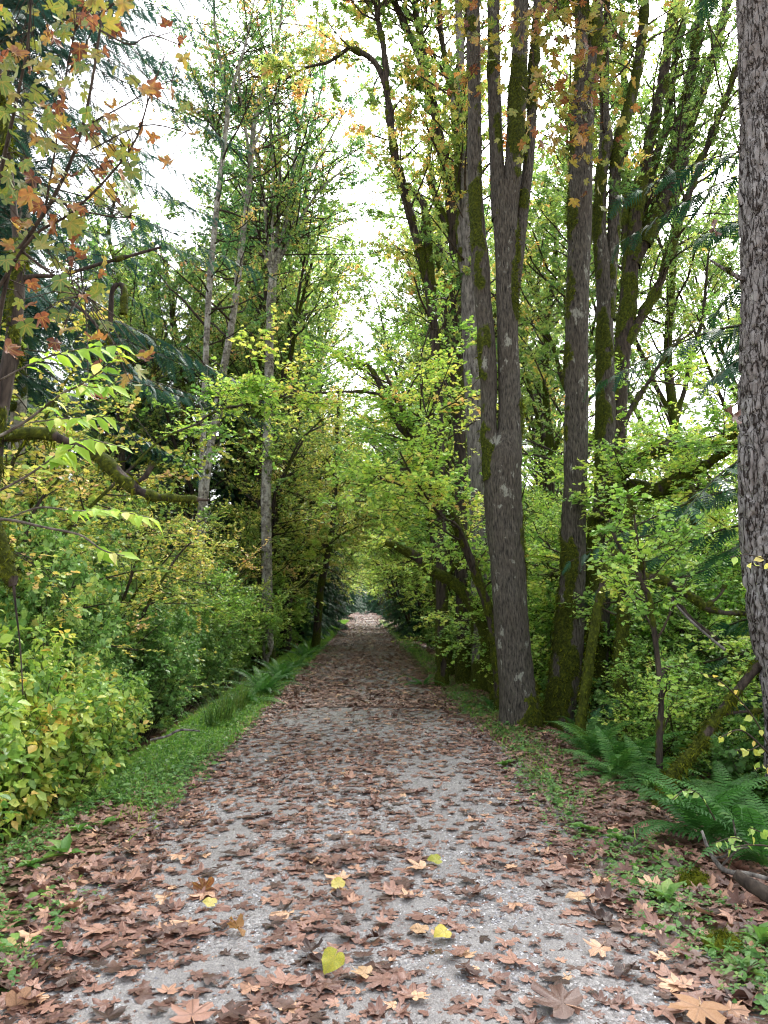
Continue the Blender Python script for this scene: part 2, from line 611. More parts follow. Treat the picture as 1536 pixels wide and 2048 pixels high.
def bark_mat(name, dark, light, lichen='b9bcae', lich=.62, furrow=(26, 26, 4), bump=.5, warm=None, moss=('1d2406', '3d4510', '68701c'), mosson=True, fir=False):
    m, nt, out = new_mat(name)
    co = coords(nt)
    cf = coords(nt, furrow)
    n1 = noise(nt, cf, 1.0, 6, .68)
    col = ramp(nt, [(.36, dark), (.62, light)], n1)
    n2 = noise(nt, co, 1.6, 3)
    if warm:
        col = mix(nt, col, srgb(warm), math_(nt, 'MULTIPLY', ramp(nt, [(.45, (0, 0, 0, 1)), (.75, (1, 1, 1, 1))], n2), .55))
    n3 = noise(nt, coords(nt, (1, 1, .55)), 5.5, 5, .7)
    lf = ramp(nt, [(lich, (0, 0, 0, 1)), (lich + .06, (1, 1, 1, 1))], n3)
    col = mix(nt, col, srgb(lichen), math_(nt, 'MULTIPLY', lf, .42))
    h = n1
    if fir:
        vo = nd(nt, 'TexVoronoi', feature='DISTANCE_TO_EDGE', Scale=1.0)
        wn = noise(nt, co, 9, 3, .6, 1)
        vv = nt.nodes.new('ShaderNodeVectorMath')
        vv.operation = 'MULTIPLY_ADD'
        nt.links.new(wn, vv.inputs[0])
        vv.inputs[1].default_value = (.13, .13, .22)
        nt.links.new(co, vv.inputs[2])
        mp = nt.nodes.new('ShaderNodeMapping')
        mp.inputs['Scale'].default_value = (17, 17, 3.6)
        nt.links.new(vv.outputs[0], mp.inputs[0])
        nt.links.new(mp.outputs[0], vo.inputs['Vector'])
        rn = noise(nt, coords(nt, (19, 19, 3.4)), 1.0, 2.6, .5)
        e1 = ramp(nt, [(.008, (0, 0, 0, 1)), (.04, (1, 1, 1, 1))], math_(nt, 'ABSOLUTE', math_(nt, 'SUBTRACT', rn, .5)))
        e2 = ramp(nt, [(.01, (.62, .62, .62, 1)), (.05, (1, 1, 1, 1))], vo.outputs['Distance'])
        ed = math_(nt, 'MULTIPLY', e1, e2)
        col = mix(nt, col, srgb('6f6762'), math_(nt, 'MULTIPLY', ramp(nt, [(.4, (0, 0, 0, 1)), (.65, (1, 1, 1, 1))], noise(nt, co, 1.1, 4, .6)), .7))
        col = mix(nt, srgb('2c2521'), col, ed)
        h = math_(nt, 'ADD', math_(nt, 'MULTIPLY', n1, .35), ed)
    rough = .9
    if mosson:
        at = nd(nt, 'Attribute', attribute_name="tint")
        mn = noise(nt, co, 30, 4, .7)
        mc = ramp(nt, [(.3, moss[0]), (.52, moss[1]), (.75, moss[2])], mn)
        mf = math_(nt, 'MULTIPLY', math_(nt, 'SUBTRACT', math_(nt, 'ADD', at.outputs['Fac'], math_(nt, 'MULTIPLY', math_(nt, 'SUBTRACT', mn, .5), 1.1)), .35), 3.5, True)
        col = mix(nt, col, mc, mf)
        hm = nt.nodes.new('ShaderNodeMix')
        nt.links.new(mf, hm.inputs[0])
        nt.links.new(h, hm.inputs[2])
        nt.links.new(noise(nt, co, 70, 4, .75), hm.inputs[3])
        h = hm.outputs[0]
    bp = nd(nt, 'Bump', Strength=bump, Distance=.02)
    nt.links.new(h, bp.inputs['Height'])
    p = nd(nt, 'BsdfPrincipled', Roughness=rough)
    p.inputs['Specular IOR Level'].default_value = .2
    nt.links.new(col, p.inputs['Base Color'])
    nt.links.new(bp.outputs[0], p.inputs['Normal'])
    nt.links.new(p.outputs[0], out.inputs[0])
    return m


M = {}
M['bark_maple'] = bark_mat('maple_bark', '1f1d1a', '605b52', warm='443c33', lich=.60, bump=1.0, furrow=(60, 60, 10))
M['bark_grey'] = bark_mat('grey_bark', '3a3633', '85807a', lich=.62, furrow=(20, 20, 5))
M['bark_alder'] = bark_mat('alder_bark', '4a4640', '9a9389', lichen='d6d3ca', lich=.50, furrow=(9, 9, 16), bump=.3)
M['bark_fir'] = bark_mat('fir_bark', '63605e', 'a09d9b', warm='6d6866', lich=.66, furrow=(18, 18, 8), bump=.9, fir=True)
M['bark_mossy'] = bark_mat('mossy_bark', '1f1b18', '4c433b', lich=.70, furrow=(24, 24, 5))
M['wood_dark'] = bark_mat('dark_twig', '241d18', '4a4036', lich=.75, mosson=False, furrow=(30, 30, 10), bump=.2)
M['wood_grey'] = bark_mat('grey_twig', '3a342e', '6f675d', lich=.62, mosson=False, furrow=(30, 30, 10), bump=.2)
M['moss'] = leaf_mat('moss', [(0, '1e2506'), (.5, '414a0f'), (1, '757a1e')], trans=.25, rough=.8, spec=.1, shift=.2)
# foliage
M['vine'] = leaf_mat('vine_maple_leaf', [(0, '4f7a32'), (.3, '76a038'), (.55, 'a3c044'), (.78, 'c9cf52'), (.92, 'd8c45a'), (1, 'd6a45a')], trans=.42, gain=1.42, rough=.4, spec=.5, sat=.88)
M['vine_gold'] = leaf_mat('golden_maple_leaf', [(0, '5f8436'), (.25, '8fa840'), (.5, 'bfbd4a'), (.72, 'd6bb58'), (.88, 'd9b27c'), (1, 'c98f66')], trans=.42, gain=1.3, rough=.4, spec=.5, sat=.88)
M['bigleaf'] = leaf_mat('bigleaf_maple_leaf', [(0, '4f6a2a'), (.3, '75802c'), (.5, '94862f'), (.64, '9f6d2e'), (.78, '7c4425'), (1, '46271c')], trans=.40, mottle=.45, veins='a88c4c', sat=.88)
M['canopy'] = leaf_mat('canopy_leaf', [(0, '40602c'), (.45, '6b8438'), (.7, '959a44'), (.88, 'b09244'), (1, 'ab7442')], trans=.52, gain=1.75, sat=.88)
M['alder'] = leaf_mat('alder_leaf', [(0, '2f5a30'), (.45, '557f3a'), (.7, '86923c'), (.88, 'a5863c'), (1, 'a56a42')], trans=.55, gain=1.9, sat=.85)
M['shrub'] = leaf_mat('shrub_leaf', [(0, '45752e'), (.4, '65963a'), (.7, '8bb048'), (.9, 'b3c452'), (1, 'd2c858')], trans=.38, spec=.5, gain=1.15, rough=.42, sat=.86)
M['ovalleaf'] = leaf_mat('snowberry_leaf', [(0, '4c7d2c'), (.4, '7aa336'), (.7, 'a4bc3e'), (.9, 'c6c444'), (1, 'd6b548')], trans=.40, spec=.5, gain=1.1, rough=.42, sat=.88)
M['lance'] = leaf_mat('pale_leaflet', [(0, '7fa842'), (.5, 'a3c250'), (.85, 'c4cf62'), (1, 'd8d488')], trans=.5, spec=.2, rough=.55)
M['cedar'] = leaf_mat('cedar_needles', [(0, '1d3a2c'), (.5, '2b5239'), (1, '44703f')], trans=.2, spec=.3)
M['hemlock'] = leaf_mat('hemlock_needles', [(0, '22403a'), (.5, '35584c'), (1, '567a58')], trans=.2, spec=.3)
M['fern'] = leaf_mat('fern_frond', [(0, '2c5426'), (.5, '467634'), (.9, '75984a'), (1, '94844a')], trans=.32, spec=.25, rough=.5)
M['cover'] = leaf_mat('ground_cover_leaf', [(0, '3a6628'), (.5, '568534'), (1, '8aa845')], trans=.35, sat=.92)
M['grass'] = leaf_mat('grass_blade', [(0, '44742a'), (.5, '6c9c40'), (1, 'a4b65a')], trans=.4, gain=1.2)
DEAD = [(0, '301f19'), (.22, '513930'), (.5, '7a594d'), (.74, '967161'), (.92, 'ae866b'), (1, 'c49e7c')]
M['dead'] = leaf_mat('dead_leaf', DEAD, trans=.08, rough=.48, spec=.42, shift=0, mottle=.35, veins='4d342b')
M['dead_single'] = leaf_mat('dead_leaf_single', DEAD, trans=.08, rough=.48, spec=.42, mottle=.35, single=True, veins='4d342b')
M['yellow_leaf'] = leaf_mat('yellow_leaf', [(0, '5f6a24'), (.25, '7f8a2c'), (.5, 'a99a30'), (.8, 'b5a84e'), (1, 'b5a876')], trans=.15, shift=.3, mottle=1.3, veins='8a8238')
M['tan_leaf'] = leaf_mat('tan_leaf', [(0, '946a4a'), (1, 'b89a76')], trans=.15, shift=.4, mottle=.9, veins='7a5a40')


def path_mat():
    m, nt, out = new_mat('gravel_path')
    co = coords(nt)
    v1 = nd(nt, 'TexVoronoi', Scale=75.0, Randomness=1.0)
    v2 = nd(nt, 'TexVoronoi', Scale=160.0)
    nt.links.new(co, v1.inputs['Vector'])
    nt.links.new(co, v2.inputs['Vector'])
    big = noise(nt, co, 1.3, 4, .6)
    c1 = ramp(nt, [(0, '42403f'), (.35, '6d6a69'), (.7, '8e8b8a'), (1, 'b8b6b4')], v1.outputs['Color'])
    c2 = ramp(nt, [(0, '5c5958'), (.6, '797674'), (1, '969391')], v2.outputs['Color'])
    f = ramp(nt, [(.42, (0, 0, 0, 1)), (.56, (1, 1, 1, 1))], big)
    col = mix(nt, c2, c1, f)
    dust = ramp(nt, [(.35, '6e6a69'), (.65, '95928f')], noise(nt, co, 9, 5, .7))
    col = mix(nt, col, dust, math_(nt, 'SUBTRACT', .55, math_(nt, 'MULTIPLY', f, .45)))
    # crushed leaf crumbs
    cr = noise(nt, co, 42, 3, .6)
    cm = math_(nt, 'MULTIPLY', ramp(nt, [(.60, (0, 0, 0, 1)), (.66, (1, 1, 1, 1))], cr), ramp(nt, [(.45, (0, 0, 0, 1)), (.62, (1, 1, 1, 1))], noise(nt, co, 2.1, 3)))
    col = mix(nt, col, srgb('6a4436'), math_(nt, 'MULTIPLY', cm, .8))
    p = nd(nt, 'BsdfPrincipled', Roughness=.7)
    p.inputs['Specular IOR Level'].default_value = .35
    nt.links.new(col, p.inputs['Base Color'])
    h = math_(nt, 'ADD', math_(nt, 'MULTIPLY', v1.outputs['Distance'], -.8), math_(nt, 'MULTIPLY', noise(nt, co, 30, 4, .7), .7))
    bp = nd(nt, 'Bump', Strength=.7, Distance=.012)
    nt.links.new(h, bp.inputs['Height'])
    nt.links.new(bp.outputs[0], p.inputs['Normal'])
    nt.links.new(p.outputs[0], out.inputs[0])
    return m


def soil_mat():
    m, nt, out = new_mat('forest_soil')
    co = coords(nt)
    a = noise(nt, co, 14, 5, .7)
    col = ramp(nt, [(.3, '2a1d16'), (.5, '4b3226'), (.62, '6a4736'), (.75, '80604a')], a)
    v = nd(nt, 'TexVoronoi', Scale=14.0)
    nt.links.new(co, v.inputs['Vector'])
    c2 = ramp(nt, [(0, '3a241c'), (.5, '6e4637'), (1, '93654c')], v.outputs['Color'])
    col = mix(nt, col, c2, .6)
    far = ramp(nt, [(.45, (0, 0, 0, 1)), (.6, (1, 1, 1, 1))], noise(nt, co, .5, 4, .6))
    col = mix(nt, col, srgb('3c5424'), math_(nt, 'MULTIPLY', far, .6))
    p = nd(nt, 'BsdfPrincipled', Roughness=.9)
    nt.links.new(col, p.inputs['Base Color'])
    bp = nd(nt, 'Bump', Strength=.8, Distance=.03)
    nt.links.new(math_(nt, 'ADD', a, v.outputs['Distance']), bp.inputs['Height'])
    nt.links.new(bp.outputs[0], p.inputs['Normal'])
    nt.links.new(p.outputs[0], out.inputs[0])
    return m


def stone_mat():
    m, nt, out = new_mat('pebble')
    at = nd(nt, 'Attribute', attribute_name="tint")
    col = ramp(nt, [(0, '4f4e50'), (.4, '807f83'), (.8, 'a9a9ad'), (1, 'cfd0d2')], at.outputs['Fac'])
    p = nd(nt, 'BsdfPrincipled', Roughness=.6)
    nt.links.new(col, p.inputs['Base Color'])
    nt.links.new(p.outputs[0], out.inputs[0])
    return m


M['path'], M['soil'], M['stone'] = path_mat(), soil_mat(), stone_mat()

# ------------------------------------------------------------------ light
SUN_EL, SUN_AZ = R(50), R(24)        # veiled sun ahead, to the right of the path
wd = bpy.data.worlds.new("World")
scene.world = wd
wd.use_nodes = True
wn = wd.node_tree
wn.nodes.clear()
sky = wn.nodes.new('ShaderNodeTexSky')
sky.sky_type = 'NISHITA'
sky.sun_disc = False
sky.sun_elevation = SUN_EL
sky.sun_rotation = SUN_AZ
sky.altitude = 100
sky.air_density = 1.0
sky.dust_density = 4.0
hs = wn.nodes.new('ShaderNodeHueSaturation')
hs.inputs['Saturation'].default_value = 0.22
wn.links.new(sky.outputs[0], hs.inputs['Color'])
bg = wn.nodes.new('ShaderNodeBackground')
bg.inputs['Strength'].default_value = 0.15
wo = wn.nodes.new('ShaderNodeOutputWorld')
wn.links.new(hs.outputs[0], bg.inputs['Color'])
wn.links.new(bg.outputs[0], wo.inputs[0])
sd = bpy.data.lights.new("sun", 'SUN')
sd.energy = 1.5
sd.angle = R(18)
sd.color = (1.0, .96, .9)
so = bpy.data.objects.new("sun", sd)
so.rotation_euler = Vector((-math.sin(SUN_AZ) * math.cos(SUN_EL), -math.cos(SUN_AZ) * math.cos(SUN_EL), -math.sin(SUN_EL))).to_track_quat('-Z', 'Y').to_euler()
COL.objects.link(so)
vs = scene.view_settings
vs.view_transform = 'Standard'
vs.look = 'None'
vs.gamma = 1
vs.exposure = 2.3
scene.cycles.max_bounces = 8
scene.cycles.diffuse_bounces = 4
scene.cycles.glossy_bounces = 2
scene.cycles.transmission_bounces = 4
scene.cycles.use_denoising = True
scene.cycles.filter_width = 1.15
scene.cycles.denoising_prefilter = 'FAST'
scene.cycles.sample_clamp_indirect = 6
scene.render.film_transparent = False

# ------------------------------------------------------------------ ground
def grid(xs, ys, dz=0.0, edge=None):
    X, Y = np.meshgrid(xs, ys)
    if edge is not None:
        X = edge(X, Y)
    Z = gz(X, Y) + dz
    nx, ny = len(xs), len(ys)
    i = np.arange(ny - 1)[:, None] * nx + np.arange(nx - 1)[None]
    F = np.stack([i, i + 1, i + nx + 1, i + nx], -1).reshape(-1, 4)
    return np.stack([X, Y, Z], -1), F


xs = np.concatenate([[-1500, -500, -200, -100, -60], np.linspace(-40, -6, 30), np.arange(-5.8, 5.9, .1), np.linspace(6, 40, 30), [60, 100, 200, 500, 1500]])
ys = np.concatenate([[-200, -60, -20, -8], np.arange(-4, 14, .12), np.arange(14, 60, .8), np.linspace(60, 300, 60), [500, 1000, 2500]])
b = Buf()
V, F = grid(xs, ys)
b.add(V, F)
tag(link("ground", b.mesh("ground", M['soil'], True)), kind="structure")


def pedge(X, Y):
    e = 1 + .10 * (fnoise(np.stack([np.sign(X) * 3 + 0 * Y, Y * .9, 0 * Y], -1), 77) - .5) * 2
    return X * e


b = Buf()
V, F = grid(np.linspace(-1.62, 1.62, 60), np.concatenate([np.arange(-3, 14, .06), np.arange(14, 60, .5), np.arange(60, 230, 2.0)]), .006, pedge)
V[..., 2] += .018 * (fnoise(V * np.array([7, 7, 0]), 31) - .5) * np.clip(1.6 - np.abs(V[..., 0]), 0, 1)
b.add(V, F)
tag(link("path", b.mesh("path", M['path'], True)), kind="structure")


def in_view(x, y, z, mg=60):
    p = np.stack([x, y, z], -1) - CAM
    d = p @ FWD
    u = 768 + F_PX * (p @ RGT) / np.maximum(d, .01)
    v = 1024 - F_PX * (p @ UPV) / np.maximum(d, .01)
    return (d > .2) & (u > -mg) & (u < 1536 + mg) & (v > -mg) & (v < 2048 + mg)


# loose stones of the gravel, near the viewer
g = np.random.default_rng(3)
n = 60000
x = g.uniform(-1.6, 1.6, n)
y = 2.2 + 7.0 * g.uniform(0, 1, n) ** 1.7
keep = fnoise(np.stack([x * 1.4, y * 1.4, 0 * x], -1), 15, 3) + .12 * (np.abs(x) > 1.0) > .52
x, y = x[keep], y[keep]
x, y = x[:16000], y[:16000]
s = g.uniform(.003, .0085, len(x)) * (1 + .4 * (g.uniform(0, 1, len(x)) > .9))
oc = np.array([(1, 0, 0), (0, 1, 0), (-1, 0, 0), (0, -1, 0), (0, 0, .8), (.6, .6, .45)])
of = np.array([(0, 5, 4), (5, 1, 4), (1, 2, 4), (2, 3, 4), (3, 0, 4), (0, 1, 5)])
a = g.uniform(0, 6.28, len(x))
sx, sy, sz = s * g.uniform(.7, 1.4, len(x)), s * g.uniform(.7, 1.3, len(x)), s * g.uniform(.5, 1.2, len(x))
lx, ly, lz = oc[None, :, 0] * sx[:, None], oc[None, :, 1] * sy[:, None], oc[None, :, 2] * sz[:, None]
V = np.stack([x[:, None] + lx * np.cos(a)[:, None] - ly * np.sin(a)[:, None], y[:, None] + lx * np.sin(a)[:, None] + ly * np.cos(a)[:, None], gz(x, y)[:, None] + .004 + lz], -1)
b = Buf()
b.add(V, ((np.arange(len(x)) * 6)[:, None, None] + of[None]).reshape(-1, 3), np.repeat(np.clip(g.normal(.5, .28, len(x)), 0, 1), 6))
tag(link("gravel", b.mesh("gravel", M['stone'])), "loose grey gravel lying between the fallen leaves on the path", "gravel", kind="stuff")

# ------------------------------------------------------------------ fallen leaves
def litter_density(x, y):
    ax = np.abs(x)
    pn = fnoise(np.stack([x * 1.5, y * .8, 0 * x], -1), 21, 3)
    on = sst(.42, .62, pn) * .52 + .26 + .12 * sst(4, 9, y)
    edge = sst(.95, 1.5, ax)
    d = np.where(ax < 1.75, on * (1 - edge) + 1.25 * edge, 0)
    right = sst(1.4, 1.8, x) * (1.3 * (1 - sst(3.4, 5.0, x)) + .25)
    left = sst(1.4, 1.8, -x) * (.75 * (1 - sst(2.6, 3.6, -x)) + .15)
    # the verge on the left is green further on, and brown near the viewer
    left = left * (1.0 - .75 * sst(5.5, 8.5, y)) + .5 * sst(1.2, 1.6, -x) * (1 - sst(4.5, 6.5, y)) * (1 - sst(2.8, 3.4, -x))
    d = np.maximum(np.maximum(d * (ax < 1.9), right * (x > 1.3)), left * (x < -1.3))
    return np.clip(d, 0, 1.4)


def scatter(n, x0, x1, y0, y1, yp, g):
    x = g.uniform(x0, x1, n)
    y = y0 + (y1 - y0) * g.uniform(0, 1, n) ** yp
    k = g.uniform(0, 1.4, n) < litter_density(x, y)
    return x[k], y[k]


def put_litter(B, tpl, x, y, size, tint, lift, tiltv, g):
    n = len(x)
    e = .05
    N = np.stack([-(gz(x + e, y) - gz(x - e, y)) / (2 * e), -(gz(x, y + e) - gz(x, y - e)) / (2 * e), np.ones(n)], -1) + g.normal(0, 1, (n, 3)) * np.reshape(tiltv, (-1, 1)) * np.array([1, 1, 0])
    N = N * np.where(g.uniform(0, 1, n) < .45, -1, 1)[:, None]
    a = g.uniform(0, 6.28, n)
    D = np.stack([np.cos(a), np.sin(a), np.zeros(n)], -1)
    P = np.stack([x, y, gz(x, y) + lift], -1) - D * size[:, None] * .4
    leaves(B, tpl, P, D, N, size, tint, g)


b = Buf(True)
g = np.random.default_rng(8)
T_DRY = [star(HALF_MED, (0, .1), True, c, 120 + i) for i, c in enumerate((.08, .12, .17, .22, .3, .4, .55, .14))]
x, y = scatter(30000, -3.4, 4.8, 2.2, 12, 1.25, g)
z = np.abs(g.normal(0, .35, len(x)))
put_litter(b, T_DRY, x, y, g.uniform(.032, .078, len(x)) * (1 + .4 * (g.uniform(0, 1, len(x)) > .85)), np.clip(g.normal(.45, .24, len(x)), 0, 1), .009 + .014 * z * (1 + 1.6 * (np.abs(x) > 1.3)),   .04 + .2 * z * (.3 + 1.6 * (np.abs(x) > 1.3)), g)
x, y = scatter(90000, -3.2, 4.4, 12, 48, 1.3, g)
z = np.abs(g.normal(0, .4, len(x)))
put_litter(b, T_MEDF, x, y, g.uniform(.045, .105, len(x)), np.clip(g.normal(.45, .24, len(x)), 0, 1), .012 + .015 * z, .08 + .2 * z, g)
x, y = scatter(34000, -2.6, 3.2, 48, 190, 1.4, g)
z = np.abs(g.normal(0, .4, len(x)))
put_litter(b, T_FAR, x, y, g.uniform(.08, .15, len(x)), np.clip(g.normal(.45, .22, len(x)), 0, 1), .02 + .03 * z, .2 + .3 * z, g)
# small scraps
x, y = scatter(45000, -2.8, 3.6, 2.2, 14, 1.3, g)
put_litter(b, T_SMALL, x, y, g.uniform(.015, .045, len(x)), np.clip(g.normal(.4, .25, len(x)), 0, 1), .008 + 0 * x, .25 + 0 * x, g)
tag(link("fallen_leaves", b.mesh("fallen_leaves", M['dead'])), "brown maple leaf litter covering the gravel path and its edges", "leaf litter", kind="stuff")

# the fallen leaves that show largest: each one an object of its own
g = np.random.default_rng(19)
dry = []
for i in range(14):
    bb = Buf(True)
    tv, tf = star(HALF_BIG, (0, .12), True, (.14, .2, .3, .42, .6, .24, .16)[i % 7], 200 + i)
    t0_ = star(HALF_BIG, (0, .12), True)[0]
    bb.add(tv, tf, .5, t0_)
    st = np.array([(0, .1, .0), (.02, -.15, .03), (.06, -.42, .05), (.1, -.62, .02)])
    tubes(bb, st, np.array([.02, .014, .012, .016]), 4, .3)
    dry.append(bb.mesh("fallen_leaf", M['dead_single'], True))
cnt = 0
x, y = scatter(4000, -1.9, 2.3, 2.45, 5.2, 1.0, g)
o_ = np.argsort(y)
x, y = x[o_], y[o_]
ok = in_view(x, y, gz(x, y), -5)
x, y = x[ok], y[ok]
sel = np.sort(g.choice(len(x), 285, replace=False))
for q in sel:
    o = link("fallen_leaf", dry[int(g.integers(0, 14))])
    s = float(g.uniform(.055, .115))
    o.location = (float(x[q]), float(y[q]), float(gz(x[q], y[q])) + .02 + float(g.uniform(0, .014)))
    f = math.pi if g.uniform() < .4 else 0.0
    t = .10 + .25 * (abs(x[q]) > 1.35)
    o.rotation_euler = (f + float(g.normal(0, t)), float(g.normal(0, t)), float(g.uniform(0, 6.28)))
    o.scale = (s, s * float(g.uniform(.85, 1.1)), s * float(g.uniform(.7, 1.3)))
    tag(o, "curled brown dead maple leaf lying on the gravel path among its like", "leaf", "dead brown maple leaves on the path")


def ground_leaf(tpl, mat, px, py, size, rz, label, tilt=(.1, .05), tint=.5, lift=.035):
    yy = 3.0
    for _ in range(12):                      # where the view ray meets the ground
        p = W(px, py, yy)
        d = (p - CAM) / yy
        yy = float((gz(p[0], yy) + lift - CAM[2]) / d[2])
    p = W(px, py, yy)
    bb = Buf(True)
    tv, tf = tpl
    l0 = tv.copy()
    tv = tv.copy()
    tv[:, 1] -= .45
    bb.add(tv, tf, tint, l0)
    tubes(bb, np.array([(0, -.42, .0), (.02, -.6, .02), (.07, -.8, .0)]), np.array([.018, .014, .014]), 4, .9)
    o = link("fallen_leaf", bb.mesh("fallen_leaf", M[mat], True), None, [float(c) for c in p])
    o.scale = (size,) * 3
    o.rotation_euler = (Matrix.Rotation(tilt[0], 3, 'X') @ Matrix.Rotation(tilt[1], 3, 'Y') @ Matrix.Rotation(rz, 3, 'Z')).to_euler()
    tag(o, label, "leaf")


HEART = star([(0, .98), (7, .90), (16, .80), (30, .71), (38, .70), (55, .63), (70, .60), (82, .62), (100, .53), (120, .49), (145, .42), (165, .32), (178, .16)], (0, .2), True, .42, 5)
ground_leaf(HEART, 'yellow_leaf', 660, 1928, .085, 2.6, "mottled yellow and green heart shaped leaf on bare gravel beside a cream maple leaf", (.75, .1), .3, .055)
ground_leaf(star(HALF_MED, (0, .1), True, .3, 6), 'tan_leaf', 716, 1942, .085, 1.2, "small cream maple leaf touching the mottled yellow and green heart shaped leaf", (.1, .1), .9)
ground_leaf(HEART, 'yellow_leaf', 673, 1762, .07, .4, "plain lemon yellow heart shaped leaf in the middle of the path", (.4, 0), .75, .045)
ground_leaf(HEART, 'yellow_leaf', 880, 1866, .07, 2.2, "small bright yellow leaf half tucked under a brown maple leaf", (.35, .2), .6, .045)
ground_leaf(HEART, 'tan_leaf', 832, 1856, .075, 1.0, "round tan leaf lying flat beside a small bright yellow leaf", (.05, 0), .6)
ground_leaf(HEART, 'yellow_leaf', 866, 1718, .07, 1.7, "curled olive yellow leaf on top of an orange brown maple leaf", (.4, .2), .3, .045)
ground_leaf(HEART, 'tan_leaf', 1146, 1792, .085, 1.4, "pale cream oval leaf on the bare gravel towards the fern bank", (.05, 0), .95)
ground_leaf(HEART, 'yellow_leaf', 415, 1803, .06, 1.3, "pale yellow small leaf next to an upright orange curled leaf", (.3, .1), .95, .045)
ground_leaf(HEART, 'yellow_leaf', 12, 1888, .09, .3, "pale yellow leaf standing among brown litter at the shrub side of the path", (.5, .1), .9)
ground_leaf(star(HALF_BIG, (0, .12), True, .9, 77), 'bigleaf', 405, 1768, .095, .3, "upright curled orange leaf standing on edge on the gravel", (1.2, .3), .8, .04)
ground_leaf(star(HALF_BIG, (0, .12), True, .8, 78), 'bigleaf', 466, 1855, .085, 1.9, "folded amber leaf with a dark underside lying on the gravel", (.5, .5), .74, .04)
ground_leaf(star(HALF_BIG, (0, .12), True, .2, 79), 'tan_leaf', 1395, 2028, .16, 2.6, "large smooth light tan maple leaf, the biggest pale one on the path edge", (.05, .0), .15)
ground_leaf(star(HALF_BIG, (0, .12), True, .2, 80), 'dead', 385, 2015, .13, .2, "flat spread rusty maple leaf with seven points on clear gravel", (.08, .0), .72)
ground_leaf(star(HALF_BIG, (0, .12), True, .3, 81), 'dead', 1098, 1995, .17, .9, "large dark purple brown maple leaf lying over others on the path", (.12, .0), .25)

# ------------------------------------------------------------------ the trees one can tell apart
G = np.random.default_rng


def to_ground(P, r, deep=.25, flare=1.15):
    """lengthen a traced stem down into the soil"""
    z = float(gz(P[0, 0], P[0, 1])) - deep
    if P[0, 2] > z + .05:
        d = P[0] - P[1]
        d = d / max(abs(d[2]), 1e-3)
        d[:2] = np.clip(d[:2], -.2, .2)
        q = P[0] + d * (P[0, 2] - z)
        q[2] = z
        return np.concatenate([[q], P]), np.concatenate([[r[0] * flare], r])
    return P, r


def begin(name, label, cat, P, group=None):
    base = np.array([P[0, 0], P[0, 1], float(gz(P[0, 0], P[0, 1]))])
    return thing(name, label, cat, base, 0, group), base


def add_part(name, B, mat, root, base, smooth=False):
    return link(name, B.mesh(name, M[mat], smooth, base), root)


def big_tree(name, label, main, limbs, D, mat='bark_maple', sides=44, step=.035, seed=1, flare=.5, moss=.3, moss_low=.4, side=None, limb_moss=.5, limb_side=None, furrow=.06, tufts=900, fscale=26, mthick=.022, fir=False, crown=None, Dl=None, lsides=20):
    P, r = stem_px(main, D)
    P, r = to_ground(P, r)
    root, base = begin(name, label, "tree", P)
    B = Buf()
    bark_tube(B, P, r, sides, step, .095, furrow, fscale, moss, side, moss_low, seed, flare, mthick, fir)
    add_part("trunk", B, mat, root, base, True)
    src = list(B.moss)
    stems = [(P, r)]
    for i, lb in enumerate(limbs):
        d = D + (0 if Dl is None else Dl[i])
        Q, q = stem_px(lb, D if i < 99 else d, d)
        B = Buf()
        bark_tube(B, Q, q, lsides, step * 1.3, .10, furrow, fscale, limb_moss if np.isscalar(limb_moss) else limb_moss[i], limb_side, 0, seed + 31 + i, 0, mthick)
        src += B.moss
        add_part("limb", B, mat, root, base, True)
        stems.append((Q, q))
    if tufts:
        B = Buf()
        g = G(seed + 500)
        tot = [max((m > .5).mean() * len(m), 0) for V, N, m in src]
        for s_, t_ in zip(src, tot):
            moss_tufts(B, [s_], min(tufts * t_ / max(sum(tot), 1), 9000), .032, g)
        if B.n:
            add_part("moss", B, 'moss', root, base)
    if crown:
        Bw, Bl = Buf(), Buf(crown.mat == 'bigleaf')
        crown(Bw, Bl, stems, G(seed + 900))
        if Bw.n:
            add_part("twig", Bw, 'wood_dark', root, base, True)
        add_part("crown", Bl, crown.mat, root, base)
    return root


def crown_fn(mat, sel, **kw):
    def f(Bw, Bl, stems, g):
        foliage(Bw, Bl, [stems[i] for i in sel], g, **kw)
    f.mat = mat
    return f


def crown_px(mat, items, size, n_leaf, D, spread, tpl, tint, ltilt=.7, droop=.5):
    """twigs traced on the photograph with leaves hanging about them"""
    def f(Bw, Bl, stems, g):
        for pts, d in items:
            P, r = stem_px([(a, b_, 3) for a, b_ in pts], d[0], d[1])
            P, r = resample(P, np.linspace(.012, .004, len(P)), .12)
            P[1:] += g.normal(0, .02, P[1:].shape)
            tubes(Bw, P, np.maximum(r, .004), 4)
            k = int(n_leaf * len(P) / 10)
            t = g.integers(0, len(P), k)
            off = g.normal(0, spread, (k, 3))
            p = P[t] + off
            for a, b2 in list(zip(P[t], p))[::2]:
                tubes(Bw, np.array([a, (a + b2) / 2 + g.normal(0, .03, 3), b2]), np.array([.004, .003, .002]), 3)
            d_ = nrm(off + g.normal(0, .5, off.shape) + np.array([0, 0, -droop]) * np.abs(spread) * 2)
            N = np.array([0, -.35, .8]) + g.normal(0, ltilt, off.shape)
            leaves(Bl, tpl, p, d_, N, size * g.uniform(.6, 1.2, k), np.clip(tint[0] + g.normal(0, tint[1], k), 0, 1), g)
    f.mat = mat
    return f


